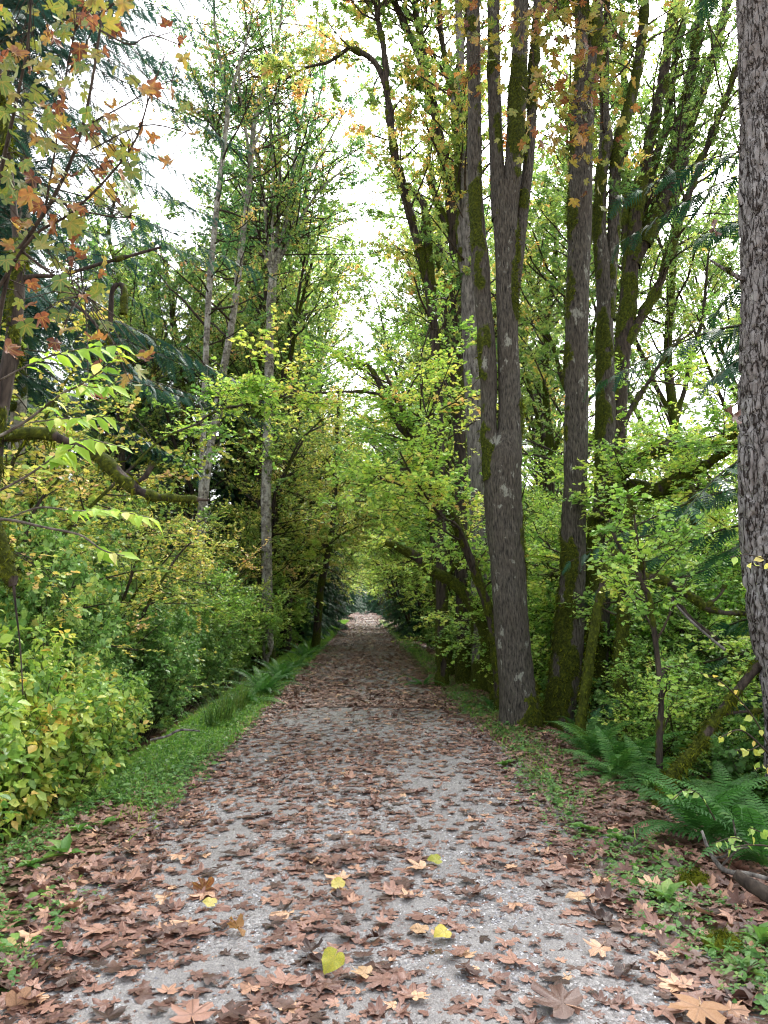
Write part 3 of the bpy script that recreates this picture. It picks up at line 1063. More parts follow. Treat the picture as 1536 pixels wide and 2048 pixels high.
# great twin-stemmed maple beside the path
cr = crown_px('bigleaf', [([(1010, -120), (1070, 40), (1100, 150), (1090, 280)], (9.6, 9.2)), ([(1080, -120), (1130, 60), (1180, 160), (1170, 260)], (9.4, 9.0)), ([(1120, -150), (1200, 0), (1240, 90), (1225, 160)], (9.6, 9.2)),
                           ([(1060, -100), (1090, 0), (1150, 60), (1210, 60)], (9.0, 8.8)), ([(950, -120), (962, 20), (958, 110), (935, 160)], (9.8, 9.6)), ([(1060, 90), (1085, 170), (1110, 230), (1150, 240)], (9.3, 9.1)), ([(1150, 190), (1170, 260), (1165, 320), (1190, 340)], (9.1, 9)),
                           ([(1000, -150), (930, -40), (900, 40), (890, 90)], (10.5, 10.5))], .105, 46, 9, .27, T_BIG, (.42, .2))
big_tree("bigleaf_maple", "great grey maple at the path edge whose thick trunk splits into several straight stems",
         [(1041, 1478, 84), (1040, 1440, 76), (1028, 1306, 70), (1020, 1200, 70), (1014, 1120, 70), (1008, 1050, 72), (1005, 970, 77), (1008, 920, 72), (1019, 860, 48), (1018, 760, 44), (1015, 650, 42), (1011, 520, 43), (1010, 440, 47), (1007, 370, 48)],
         [[(990, 960, 44), (982, 900, 33), (978, 840, 31), (977, 760, 34), (973, 690, 36), (966, 600, 33), (961, 530, 38), (957, 460, 29), (951, 370, 26), (949, 300, 29), (949, 200, 26), (947, 100, 28), (947, 0, 26), (945, -200, 20)],
          [(1000, 440, 34), (996, 360, 31), (991, 260, 27), (988, 130, 25), (987, 20, 24), (985, -180, 20)],
          [(1018, 440, 34), (1025, 350, 36), (1033, 240, 36), (1038, 140, 33), (1042, 30, 31), (1046, -180, 24)],
          [(1024, 610, 26), (1036, 500, 25), (1047, 410, 24), (1057, 320, 22), (1063, 240, 20), (1067, 150, 19), (1073, 40, 17), (1080, -140, 14)]],
         10.6, sides=72, step=.03, seed=3, flare=.34, moss=.20, moss_low=.18, side=(.9, .1, 0), limb_moss=[.40, .24, .30, .34], limb_side=(-.3, -.4, 0), furrow=.05, tufts=9000, fscale=24, Dl=[-.1, .1, 0, .25], crown=cr)

cr = crown_fn('canopy', [1, 2], nb=16, t0=.3, bl=(.8, 1.8), flat=.2, nt=8, lv=6, ls=.11, tpl=T_VINE, tint=(.55, .15, .18), ltilt=.7, droop=.4)
big_tree("bigleaf_maple", "straight grey maple with one mossy flank standing just behind the great split maple",
         [(1115, 1470, 66), (1117, 1436, 62), (1125, 1384, 60), (1136, 1306, 57), (1142, 1228, 56), (1146, 1150, 50), (1148, 1050, 48), (1153, 850, 47), (1154, 650, 45), (1158, 500, 46), (1163, 320, 45), (1168, 200, 44), (1175, 110, 42)],
         [[(1165, 140, 26), (1164, 60, 24), (1166, -20, 22), (1168, -180, 18)], [(1186, 150, 26), (1190, 80, 25), (1196, 0, 23), (1204, -180, 18)]],
         11.2, sides=60, step=.03, seed=8, flare=.25, moss=.27, moss_low=.26, side=(-.95, -.1, 0), limb_moss=.5, furrow=.05, tufts=8000, fscale=24, crown=cr)

big_tree("bigleaf_maple", "thinner mossy footed maple half hidden behind the straight maple, burl on its upper stem",
         [(1194, 1480, 56), (1194, 1420, 50), (1194, 1306, 46), (1197, 1228, 45), (1202, 1100, 42), (1211, 900, 37), (1210, 700, 34), (1208, 560, 31), (1200, 450, 25), (1204, 350, 22), (1212, 285, 27), (1209, 200, 18), (1213, 50, 13), (1216, -150, 10)],
         [[(1216, 640, 24), (1223, 540, 22), (1227, 450, 24), (1231, 350, 23), (1239, 280, 21), (1256, 220, 18), (1270, 170, 18), (1282, 90, 16), (1290, 0, 16), (1300, -150, 13)]],
         12.0, sides=44, step=.04, seed=12, flare=.3, moss=.35, moss_low=.45, side=(-.6, -.5, 0), limb_moss=.55, furrow=.05, tufts=5000, fscale=24,
         crown=crown_fn('canopy', [0, 1], nb=22, t0=.6, bl=(.7, 1.8), flat=.2, nt=9, lv=8, ls=.09, tpl=T_FAR, tint=(.45, .15, .15), ltilt=.7, droop=.3))

big_tree("bigleaf_maple", "mossy maple with many stems fanning out towards the bright sky beside the fir",
         [(1222, 1400, 36), (1228, 1200, 34), (1234, 1000, 32), (1238, 850, 32), (1244, 720, 30), (1258, 580, 30), (1268, 500, 26)],
         [[(1268, 520, 24), (1273, 425, 22), (1286, 350, 22), (1300, 275, 21), (1323, 175, 20), (1343, 50, 17), (1362, -30, 16), (1400, -200, 12)],
          [(1266, 530, 26), (1292, 478, 26), (1310, 430, 25), (1330, 390, 24), (1345, 320, 21), (1362, 250, 20), (1388, 110, 18), (1405, -10, 16), (1430, -200, 12)],
          [(1290, 490, 18), (1330, 430, 16), (1362, 350, 15), (1380, 250, 16), (1412, 160, 15), (1440, 60, 14), (1470, -60, 12)],
          [(1245, 700, 20), (1290, 620, 17), (1322, 560, 15), (1350, 470, 14), (1400, 330, 11), (1440, 230, 10), (1475, 130, 9), (1530, 0, 7)],
          [(1250, 640, 14), (1252, 520, 13), (1253, 420, 16), (1252, 300, 9), (1250, 180, 8), (1244, 60, 7), (1240, -100, 6)],
          [(1262, 540, 12), (1275, 470, 11), (1310, 320, 10), (1335, 240, 9), (1350, 130, 8), (1372, 20, 8)]],
         14.0, 'bark_mossy', sides=26, step=.06, seed=15, flare=.3, moss=.45, moss_low=.1, limb_moss=.54, tufts=9000, mthick=.04, Dl=[-.5, .6, 1.2, -.8, .3, .8], lsides=12,
         crown=crown_fn('canopy', [1, 2, 3, 4, 5, 6], nb=32, t0=.12, bl=(.7, 2.2), ang=(25, 60), flat=.1, nt=9, lv=11, ls=.055, tpl=T_FAR, tint=(.35, .15, .15), ltilt=.8, droop=.3))

big_tree("bigleaf_maple", "smooth pale grey trunk rising behind the mossy stem of the great split maple",
         [(965, 1300, 42), (957, 1000, 38), (949, 830, 37), (941, 650, 35), (936, 480, 30), (931, 350, 24), (925, 200, 18), (918, 50, 14), (912, -120, 10)],
         [[(940, 640, 16), (928, 560, 14), (921, 500, 12), (917, 430, 10), (913, 300, 9), (903, 160, 8)]],
         15.0, 'bark_grey', sides=34, step=.06, seed=21, moss=.32, limb_moss=.6, tufts=2500,
         crown=crown_fn('canopy', [0, 1], nb=26, t0=.5, bl=(.9, 2.4), flat=.2, nt=9, lv=9, ls=.095, tpl=T_FAR, tint=(.55, .2, .18), ltilt=.8, droop=.4))

big_tree("bigleaf_maple", "dark maple forking into mossy stems that curve away over the path",
         [(926, 1320, 26), (920, 900, 24), (915, 640, 24), (910, 500, 24), (897, 370, 22), (880, 280, 20), (862, 190, 18), (838, 110, 16), (805, 40, 14), (770, -40, 12)],
         [[(905, 470, 11), (880, 420, 12), (862, 365, 11), (858, 350, 8)], [(913, 440, 16), (917, 270, 14), (900, 170, 12), (887, 100, 10), (876, 0, 9), (868, -120, 8)], [(860, 190, 12), (845, 90, 11), (832, 20, 10), (826, -100, 8)]],
         16.0, 'bark_mossy', sides=24, step=.06, seed=25, moss=.42, limb_moss=.5, tufts=4500, mthick=.03, lsides=12,
         crown=crown_fn('canopy', [0, 2, 3], nb=32, t0=.35, bl=(1., 2.8), flat=.2, nt=9, lv=9, ls=.095, tpl=T_FAR, tint=(.45, .2, .18), ltilt=.8, droop=.4))

big_tree("bigleaf_maple", "slender arched maple whose top limb bends down over the middle of the path",
         [(884, 1330, 22), (880, 900, 18), (864, 620, 18), (850, 540, 16), (828, 460, 16), (804, 370, 16), (785, 280, 15), (773, 180, 13), (747, 122, 11), (703, 98, 10), (690, 102, 8), (655, 125, 6), (612, 135, 5), (570, 160, 4)],
         [[(776, 210, 10), (770, 120, 10), (758, 50, 9), (745, -30, 8), (735, -120, 6)], [(868, 640, 15), (858, 520, 14), (852, 440, 13), (842, 400, 12), (812, 370, 10)]],
         15.5, 'bark_mossy', sides=20, step=.06, seed=28, moss=.42, limb_moss=.5, tufts=3500, mthick=.03, lsides=12,
         crown=crown_fn('canopy', [0, 1], nb=36, t0=.45, bl=(.8, 2.4), flat=.2, nt=9, lv=9, ls=.095, tpl=T_FAR, tint=(.45, .2, .18), ltilt=.8, droop=.5))

big_tree("douglas_fir", "massive conifer trunk with deeply cracked pale grey bark at the edge of the view",
         [(1620, 1560, 150), (1600, 1430, 130), (1580, 1320, 122), (1560, 1230, 116), (1546, 1130, 114), (1541, 1040, 114), (1540, 900, 113), (1541, 700, 110), (1540, 500, 108), (1538, 300, 106), (1534, 100, 104), (1531, 0, 102), (1526, -200, 98), (1515, -700, 90)],
         [[(1490, 560, 12), (1460, 545, 8), (1420, 520, 5)], [(1486, 410, 14), (1480, 395, 9), (1476, 385, 6)]],
         6.5, 'bark_fir', sides=120, step=.018, seed=33, flare=.1, moss=.14, moss_low=.1, furrow=.15, fscale=16, tufts=700, limb_moss=.3, fir=True)

# ---- left side of the path
al = dict(ang=(42, 85), flat=.35, up=.2, nt=10, lv=13, ls=.062, tpl=T_SMALL + T_FAR[:2], ltilt=.8, droop=.2, wig=.12, twr=.006, minr=.008)
big_tree("red_alder", "alder with a ring barked trunk opening into a wide fan of thin upright stems",
         [(535, 1230, 22), (532, 1000, 21), (535, 900, 20), (537, 800, 18), (540, 650, 17), (543, 590, 18), (547, 540, 17)],
         [[(545, 560, 9.4), (534, 470, 6.5), (528, 400, 6.5), (512, 310, 5.8), (500, 240, 4.3), (488, 160, 3.6)], [(547, 550, 9.4), (556, 440, 7.9), (560, 330, 7.2), (556, 220, 6.5), (548, 120, 5.0), (540, 0, 3.6), (536, -100, 2.9)],
          [(549, 545, 9.4), (572, 440, 7.9), (580, 380, 6.5), (592, 300, 6.5), (612, 190, 5.0), (630, 70, 3.6), (640, -40, 2.9)], [(551, 540, 7.9), (578, 470, 6.5), (605, 400, 5.8), (630, 335, 5.0), (665, 270, 3.6), (690, 215, 2.9)],
          [(550, 540, 7.2), (600, 440, 5.8), (640, 380, 4.3), (680, 345, 3.6), (705, 330, 2.9)], [(548, 540, 7.2), (566, 470, 6.5), (590, 400, 5.8), (608, 310, 5.0), (640, 190, 3.6), (660, 90, 2.9)], [(546, 540, 7.2), (545, 440, 6.5), (545, 330, 5.8), (540, 250, 5.0), (528, 140, 3.6), (515, 40, 2.9)],
          [(546, 560, 7.2), (520, 480, 5.8), (500, 420, 5.0), (478, 370, 4.3), (462, 320, 2.9)]],
         23.0, 'bark_alder', sides=20, step=.09, seed=41, flare=.2, moss=.3, limb_moss=.25, tufts=0, lsides=9, Dl=[-.8, .5, -.6, .9, 0, 1.3, -1.3, .4],
         crown=crown_fn('alder', [1, 2, 3, 4, 5, 6, 7, 8], nb=28, t0=.12, bl=(1.2, 4.0), tint=(.33, .22, .16), **al))
big_tree("red_alder", "leaning white patched alder next to the fan shaped alder",
         [(400, 1130, 15), (415, 940, 15), (440, 780, 15), (465, 640, 14), (478, 540, 13), (488, 450, 12), (498, 380, 12), (503, 300, 10), (512, 230, 9), (540, 140, 7), (560, 50, 6), (572, -80, 4)],
         [[(500, 320, 6), (490, 250, 6), (480, 190, 5), (478, 120, 4)], [(505, 300, 6), (535, 230, 5), (570, 160, 4), (600, 100, 3)]],
         21.0, 'bark_alder', sides=16, step=.09, seed=44, moss=.28, limb_moss=.2, tufts=0, lsides=8,
         crown=crown_fn('alder', [0, 1, 2], nb=40, t0=.35, bl=(.9, 3.2), tint=(.5, .25, .2), **al))
big_tree("red_alder", "slim pale alder with a forked top against the gap of white sky",
         [(398, 1130, 13), (405, 900, 12), (412, 700, 12), (420, 560, 12), (432, 430, 11), (440, 360, 11), (448, 290, 10), (455, 215, 9), (446, 150, 7), (432, 80, 5), (425, -40, 4)],
         [[(455, 225, 7), (466, 170, 6), (482, 120, 5), (500, 50, 4), (515, -40, 3)], [(447, 300, 5), (425, 250, 4), (405, 215, 3)]],
         20.0, 'bark_alder', sides=16, step=.09, seed=47, moss=.28, limb_moss=.2, tufts=0, lsides=8,
         crown=crown_fn('alder', [0, 1, 2], nb=40, t0=.35, bl=(.9, 3.0), tint=(.55, .25, .2), **al))
big_tree("red_alder", "blotchy white trunk standing behind the pale leaflets at the shrub side",
         [(5, 1330, 40), (15, 1100, 40), (26, 980, 38), (36, 840, 30), (46, 600, 24), (52, 300, 18), (54, 0, 12)], [],
         13.5, 'bark_alder', sides=28, step=.06, seed=50, moss=.3, moss_low=.1, tufts=800)
big_tree("red_alder", "dark leaning trunk at the shaded shrub edge far down the path",
         [(634, 1262, 15), (641, 1180, 14), (653, 1120, 13), (664, 1060, 12), (669, 1000, 10), (672, 900, 8), (680, 780, 6)], [[(640, 1135, 6), (612, 1165, 5), (585, 1190, 4)]],
         28.0, 'bark_mossy', sides=14, step=.1, seed=53, moss=.4, tufts=0, lsides=8,
         crown=crown_fn('vine_gold', [0], nb=14, t0=.4, bl=(.8, 2.0), flat=.6, nt=7, lv=6, ls=.1, tpl=T_FAR, tint=(.5, .15, .2)))

# near mossy tree at the left edge and its long mossy limb
big_tree("mossy_maple", "shaggy dark mossy maple near the viewer holding one long drooping mossy limb",
         [(-60, 1560, 46), (-44, 1300, 40), (-30, 1100, 36), (-8, 880, 33), (12, 760, 30), (28, 660, 28), (36, 570, 27), (36, 500, 20), (26, 400, 13), (10, 250, 10), (-6, 80, 8), (-20, -100, 8)],
         [[(-6, 876, 20), (50, 868, 16), (95, 868, 17), (140, 885, 15), (195, 912, 17), (232, 945, 22), (262, 972, 20), (292, 988, 14), (330, 996, 8), (375, 998, 7), (420, 1000, 5)],
          [(34, 560, 14), (75, 552, 9), (120, 552, 7), (160, 540, 7), (210, 525, 7), (260, 512, 6), (322, 494, 5)], [(110, 552, 6), (140, 600, 7), (170, 625, 7), (200, 660, 5), (230, 690, 4)],
          [(262, 972, 10), (288, 955, 8), (300, 940, 9), (306, 925, 5)]],
         5.0, 'bark_mossy', sides=36, step=.025, seed=56, flare=.2, moss=.47, moss_low=.2, limb_moss=[.55, .3, .42, .5], tufts=7000, mthick=.018, lsides=14)
BROKEN = None

# arching vine maple over the path
vm = dict(ang=(45, 85), flat=.82, up=.05, nt=10, tl=(.25, .6), lv=12, ls=.047, tpl=T_VINE, ltilt=.24, droop=.06)
big_tree("vine_maple", "slender mossy maple leaning out in an arch over the path beside the great split maple",
         [(1003, 1440, 24), (995, 1330, 21), (983, 1240, 19), (958, 1165, 18), (933, 1100, 17), (903, 1030, 16), (868, 970, 15), (843, 910, 14), (815, 870, 13), (798, 850, 12), (778, 805, 11), (765, 780, 12), (745, 742, 9), (720, 724, 7), (685, 716, 5)],
         [[(868, 968, 10), (838, 900, 10), (812, 835, 9), (790, 790, 8), (772, 750, 6)], [(772, 792, 8), (740, 785, 6), (690, 783, 5), (640, 786, 5), (600, 784, 5), (560, 792, 7), (530, 797, 6), (480, 812, 5), (450, 816, 5), (415, 832, 4), (380, 862, 3)], [(895, 1020, 7), (845, 990, 5), (800, 970, 4), (760, 955, 3)], [(955, 1165, 7), (920, 1060, 6), (880, 1030, 5), (830, 960, 4), (800, 905, 4)], [(600, 786, 4), (575, 778, 3), (520, 790, 3), (470, 790, 3)], [(905, 1030, 6), (880, 930, 5), (850, 820, 4), (840, 730, 3), (860, 650, 3)]],
         12.0, 'bark_mossy', sides=22, step=.04, seed=61, flare=.1, moss=.55, moss_low=.15, limb_moss=[.5, .45, .3, .3, .3, .2], tufts=5000, mthick=.014, lsides=9, Dl=[-.3, -1.2, -1.0, -1.5, -1, .5],
         crown=crown_fn('vine', [0, 1, 2, 3, 4, 5, 6], nb=15, t0=.3, bl=(.5, 1.6), tint=(.46, .18, .16), **vm))
big_tree("vine_maple", "low crooked mossy maple limb reaching towards the path above the shaded verge",
         [(990, 1380, 20), (975, 1290, 19), (960, 1240, 17), (930, 1190, 17), (900, 1160, 17), (868, 1145, 16), (835, 1115, 16), (808, 1100, 13), (790, 1090, 9), (770, 1085, 5)], [[(890, 1152, 8), (905, 1135, 7), (920, 1125, 5), (950, 1110, 4)]],
         13.2, 'bark_mossy', sides=18, step=.05, seed=64, flare=.1, moss=.7, limb_moss=.6, tufts=2500, mthick=.03, lsides=9,
         crown=crown_fn('vine', [0, 1], nb=10, t0=.3, bl=(.4, 1.2), tint=(.4, .14, .14), **vm))
big_tree("vine_maple", "mossy thick based maple stem between the low crooked limb and the path verge",
         [(890, 1300, 24), (884, 1240, 22), (878, 1190, 21), (870, 1120, 14), (862, 1040, 10), (850, 940, 7)], [[(880, 1190, 8), (900, 1100, 7), (930, 1020, 5)]],
         18.0, 'bark_mossy', sides=18, step=.07, seed=66, flare=.2, moss=.55, tufts=1500, lsides=8,
         crown=crown_fn('vine', [0, 1], nb=14, t0=.3, bl=(.6, 1.8), tint=(.45, .14, .14), **vm))
# right hand vine maple with the heavy mossy limbs
big_tree("vine_maple", "spreading maple with heavy moss padded limbs reaching towards the conifer trunk",
         [(1165, 1420, 26), (1172, 1300, 24), (1180, 1180, 22), (1186, 1090, 20), (1190, 1035, 20)],
         [[(1188, 1040, 18), (1230, 1016, 20), (1268, 1000, 20), (1310, 984, 25), (1345, 968, 28), (1362, 955, 18), (1400, 938, 13), (1440, 910, 11), (1478, 885, 8)], [(1215, 1010, 15), (1240, 982, 15), (1262, 970, 15), (1290, 970, 12), (1310, 985, 12)],
          [(1195, 1020, 15), (1225, 975, 14), (1250, 945, 15), (1290, 912, 18), (1330, 895, 22), (1345, 893, 14), (1380, 890, 9), (1430, 885, 7), (1470, 870, 5)], [(1350, 973, 7), (1400, 976, 7), (1440, 958, 7), (1478, 920, 6)], [(1376, 880, 7), (1374, 925, 12), (1378, 955, 8), (1380, 985, 14), (1384, 1010, 8), (1388, 1050, 4)],
          [(1190, 1035, 14), (1200, 980, 12), (1240, 880, 10), (1262, 820, 9), (1300, 760, 7), (1340, 700, 6), (1390, 660, 5)], [(1186, 1090, 10), (1140, 1130, 10), (1110, 1150, 10), (1085, 1170, 8)]],
         11.7, 'bark_mossy', sides=24, step=.035, seed=70, moss=.6, moss_low=.2, limb_moss=[.66, .6, .68, .4, .75, .4, .5], tufts=9000, mthick=.028, lsides=14, Dl=[-2.6, -1.0, -2.2, -2.8, -2.0, .8, .3],
         crown=crown_fn('vine', [1, 3, 4, 6, 7], nb=15, t0=.15, bl=(.35, 1.1), tint=(.5, .16, .14), **{**vm, 'ls': .045}))
big_tree("vine_maple_sapling", "thin dark sapling with layered pale green leaves growing behind the ferns",
         [(1320, 1600, 14), (1319, 1480, 12), (1322, 1400, 11), (1313, 1300, 11), (1301, 1220, 10), (1285, 1165, 9), (1262, 1130, 8), (1238, 1090, 8), (1222, 1060, 5)],
         [[(1313, 1310, 6), (1300, 1210, 6), (1282, 1120, 5), (1272, 1060, 4), (1265, 1000, 3)]],
         7.0, 'bark_mossy', sides=14, step=.03, seed=73, flare=.1, moss=.22, tufts=0, lsides=8,
         crown=crown_fn('vine', [0, 1], nb=12, t0=.25, bl=(.3, .75), tint=(.2, .12, .1), **{**vm, 'tl': (.15, .35), 'ls': .042, 'lv': 7}))
big_tree("leaning_trunk", "slanting mossy trunk rising from behind the large ferns",
         [(1312, 1618, 15), (1345, 1548, 16), (1390, 1500, 19), (1430, 1440, 17), (1468, 1390, 17), (1510, 1340, 16), (1570, 1275, 14), (1640, 1200, 13)], [[(1440, 1430, 8), (1470, 1425, 6), (1536, 1420, 4)]],
         6.6, 'bark_mossy', sides=22, step=.02, seed=76, moss=.42, limb_moss=.35, tufts=3000, mthick=.014, lsides=8)
big_tree("vine_maple", "crooked bare mossy branch low among the layered green leaves near the conifer",
         [(1215, 1130, 12), (1280, 1150, 12), (1330, 1162, 13), (1362, 1180, 13), (1395, 1202, 13), (1415, 1216, 11), (1450, 1226, 8), (1530, 1226, 5)], [[(1412, 1214, 7), (1440, 1190, 5), (1450, 1170, 4)], [(1340, 1190, 8), (1385, 1240, 8), (1430, 1275, 8), (1470, 1310, 7)]],
         9.2, 'bark_mossy', sides=16, step=.03, seed=78, moss=.62, limb_moss=.4, tufts=2500, lsides=8)
big_tree("vine_maple", "upright dark mossy stem in the shade between the maples and the thin sapling",
         [(1250, 1470, 24), (1244, 1400, 22), (1240, 1330, 20), (1246, 1250, 17), (1250, 1120, 14), (1262, 980, 10)], [],
         10.4, 'bark_mossy', sides=18, step=.05, seed=80, moss=.65, tufts=3000, mthick=.03,
         crown=crown_fn('vine', [0], nb=14, t0=.5, bl=(.5, 1.2), tint=(.4, .14, .12), **vm))

# ---- near bigleaf sapling hanging its amber leaves into the top corner
Q = [[(-60, 1060, 14), (10, 575, 9), (60, 470, 8), (110, 390, 8), (165, 255, 6), (200, 60, 5), (205, -40, 4)], [(-80, 700, 12), (0, 350, 8), (30, 215, 7), (55, 90, 5), (65, -40, 4)], [(-40, 640, 8), (60, 480, 6), (150, 420, 5), (260, 300, 4), (300, 190, 3), (330, 110, 2)],
     [(40, 500, 6), (120, 560, 5), (170, 590, 3)], [(90, 420, 5), (110, 300, 4), (130, 160, 3), (150, 60, 3)], [(165, 255, 4), (250, 210, 3), (300, 180, 2), (345, 160, 2)], [(200, 60, 4), (260, 90, 3), (300, 70, 3), (360, 90, 2)], [(100, 400, 4), (200, 430, 3), (262, 436, 2)], [(180, 300, 3), (290, 250, 3), (390, 270, 2)]]
P, r = stem_px(Q[0], 3.7)
P, r = to_ground(P, r)
root, base = begin("bigleaf_maple_sapling", "sapling with large amber and olive maple leaves hanging from the upper corner", "tree", P)
B = Buf()
ST = [(P, r)] + [stem_px(q, 3.7, 3.5) for q in Q[1:]]
for a, c in ST:
    a, c = resample(a, c, .06)
    tubes(B, a, np.maximum(c, .0025), 7, 0)
add_part("stem", B, 'wood_dark', root, base, True)
amber = [(205, 10), (160, 35), (185, 45), (255, 5), (365, 85), (368, 118), (185, 108), (290, 186), (345, 186), (395, 268), (335, 325), (305, 275), (185, 275), (90, 212), (240, 350), (262, 440), (75, 415), (50, 450), (150, 475), (172, 512), (35, 522), (65, 570), (130, 545), (205, 548), (170, 592), (15, 490), (110, 400), (225, 395), (25, 190), (245, 12), (330, 45), (210, 105), (160, 100), (95, 60), (60, 395), (120, 215), (40, 640), (215, 330), (150, 265), (20, 700), (85, 640), (110, 690), (240, 715), (200, 735), (250, 760), (60, 610), (30, 455)]
olive = [(60, 60), (80, 90), (130, 70), (20, 120), (80, 140), (150, 140), (230, 140), (200, 60), (250, 290), (200, 400), (135, 425), (40, 240), (100, 260), (60, 330), (20, 335), (402, 218), (370, 215), (165, 340), (245, 310), (120, 500), (30, 270), (10, 160), (100, 120), (115, 20), (150, 5), (60, 20), (20, 40), (180, 20), (45, 100), (110, 180), (170, 190), (10, 230), (75, 190), (120, 300), (85, 300), (140, 370), (45, 370), (15, 400), (100, 450), (190, 250), (90, 490), (220, 260), (270, 320), (350, 240), (140, 590), (280, 745), (85, 350), (30, 150)]
g = G(90)
Bl = Buf(True)
pts = np.array([(a, b_, 1) for a, b_ in amber] + [(a, b_, 0) for a, b_ in olive] + [(a + g.normal(0, 34), b_ + g.normal(0, 34), g.uniform() < .38) for a, b_ in olive + amber + olive + olive if a < 300])
n = len(pts)
PP = np.array([W(a, b_, float(q)) for (a, b_, _), q in zip(pts, g.uniform(3.1, 4.1, n))])
Dn = nrm(g.normal(0, .7, (n, 3)) + np.array([.25, 0, -.7]))
Nn = np.array([0, -.75, .45]) + g.normal(0, .45, (n, 3))
am = pts[:, 2] > .5
sz = g.uniform(.045, .08, n)
tn = np.where(am, g.uniform(.56, 1.0, n), g.uniform(.1, .5, n))
P0 = PP - Dn * sz[:, None] * .3
leaves(Bl, T_BIGDRY, P0[am], Dn[am], Nn[am], sz[am], tn[am], g)
leaves(Bl, T_BIG, P0[~am], Dn[~am], Nn[~am], sz[~am], tn[~am], g)
add_part("foliage", Bl, 'bigleaf', root, base, True)
B = Buf()
allp = np.concatenate([resample(a, c, .05)[0] for a, c in ST])
for p in P0:
    k = int(np.argmin(np.linalg.norm(allp - p, axis=1)))
    q = allp[k]
    tubes(B, np.array([q, (q + p) / 2 + np.array([0, 0, .03]), p]), np.array([.003, .0022, .0016]), 4)
add_part("leaf_stalk", B, 'wood_dark', root, base, True)

# ---- near sapling with long pale leaflets
twigs = [[(-70, 905, 8), (40, 850, 6), (120, 790, 5), (160, 770, 4), (225, 725, 3), (250, 700, 2)], [(-70, 800, 6), (0, 760, 4), (80, 720, 4), (150, 700, 3), (240, 690, 2)], [(-60, 1010, 7), (40, 960, 5), (100, 920, 4), (160, 880, 3), (250, 895, 2)],
         [(-60, 1035, 7), (20, 1040, 6), (90, 1055, 5), (160, 1070, 4), (205, 1100, 3), (250, 1112, 2)], [(20, 1035, 4), (80, 1015, 4), (150, 1022, 3), (220, 1020, 2), (300, 1035, 2)], [(120, 790, 3), (150, 770, 3), (190, 775, 2), (225, 770, 2)], [(60, 845, 3), (120, 838, 3), (180, 835, 2), (215, 832, 2)], [(90, 920, 3), (130, 905, 3), (150, 890, 2)]]
P, r = stem_px([(-190, 1500, 14), (-140, 1250, 12), (-70, 1035, 10), (-72, 905, 8), (-72, 800, 6)], 2.7)
P, r = to_ground(P, r)
root, base = begin("ash_sapling", "sapling holding out sprays of long pale green leaflets over the dark limb", "sapling", P)
B, Bl = Buf(), Buf()
a, c = resample(P, r, .05)
tubes(B, a, c, 8, 0)
g = G(95)
for i, t in enumerate(twigs):
    a, c = stem_px(t, 2.7, 2.45)
    a, c = resample(a, c, .02)
    tubes(B, a, np.maximum(c, .0012), 6, 0)
    u0 = .42 if i < 5 else .25
    k = 21 if i in (0, 1, 3, 4) else 15
    if i == 3:
        u0 = .8
        k = 5
    for j in range(k):
        u = u0 + (1 - u0) * (j + .5 * (j % 2)) / k
        q = int(min(u, .999) * (len(a) - 1))
        T = nrm(a[min(q + 1, len(a) - 1)] - a[max(q - 1, 0)])
        sd = np.cross(T, [0, 0, 1]) * (1 if j % 2 else -1)
        dd = nrm(T * .7 + sd * .7 + np.array([0, 0, -.35]) + g.normal(0, .22, 3))
        nn = np.array([0, -.45, .8]) + g.normal(0, .25, 3)
        leaves(Bl, T_LANCE, a[q][None], dd[None], nn[None], np.array([g.uniform(.05, .085)]), np.array([np.clip(g.normal(.45, .25), 0, 1)]), g)
add_part("stem", B, 'wood_grey', root, base, True)
add_part("foliage", Bl, 'lance', root, base, True)

# ------------------------------------------------------------------ small dead wood, hung things
def stick(name, label, cat, lst, D0, D1=None, mat='bark_mossy', moss=.6, seed=0, tufts=600, extra=(), sides=14):
    P, r = stem_px(lst, D0, D1)
    root = thing(name, label, cat, P[0])
    B = Buf()
    bark_tube(B, P, r, sides, .015, .12, .08, 30, moss, None, 0, seed, 0, .012)
    add_part("wood", B, mat, root, P[0], True)
    src = B.moss
    for e in extra:
        Q, q = stem_px(e, D0, D1)
        B = Buf()
        bark_tube(B, Q, q, 8, .02, .12, .08, 30, moss * .6, None, 0, seed + 5, 0, .006)
        add_part("side_shoot", B, mat, root, P[0], True)
    if tufts:
        B = Buf()
        moss_tufts(B, src, tufts, .018, G(seed))
        if B.n:
            add_part("moss", B, 'moss', root, P[0])
    return root


stick("broken_branch", "snapped mossy stub hanging at the edge above the snowberry leaves", "branch", [(-60, 1010, 34), (-20, 1050, 34), (5, 1105, 30), (20, 1150, 26), (27, 1172, 14)], 4.6, None, moss=.5, seed=301, tufts=1500, extra=[[(26, 1160, 7), (32, 1220, 4), (40, 1290, 3), (46, 1390, 2.5)]])
stick("hanging_branch", "black bent piece of dead branch hooked over a twig like an upturned letter U", "branch", [(221, 660, 9), (222, 615, 10), (224, 585, 9), (231, 572, 10), (241, 568, 9), (246, 580, 9), (247, 605, 13), (246, 628, 9)], 4.9, None, moss=.35, seed=302, tufts=200)
stick("fallen_branch", "forked pale dead branch lying on the bank under the big ferns", "branch", [(1404, 1662, 5), (1418, 1700, 8), (1448, 1740, 10), (1500, 1748, 9), (1560, 1765, 9)], 4.9, 4.5, 'bark_grey', .3, 303, 0, [[(1425, 1715, 5), (1450, 1712, 5), (1470, 1680, 4), (1466, 1640, 3)], [(1440, 1735, 4), (1475, 1700, 4), (1500, 1695, 3)]])
stick("fallen_log", "rotten dark log end poking from the bank at the edge of the view", "log", [(1470, 1748, 22), (1510, 1775, 30), (1580, 1815, 34), (1660, 1850, 34)], 4.3, 4.1, 'bark_mossy', .35, 304, 500)
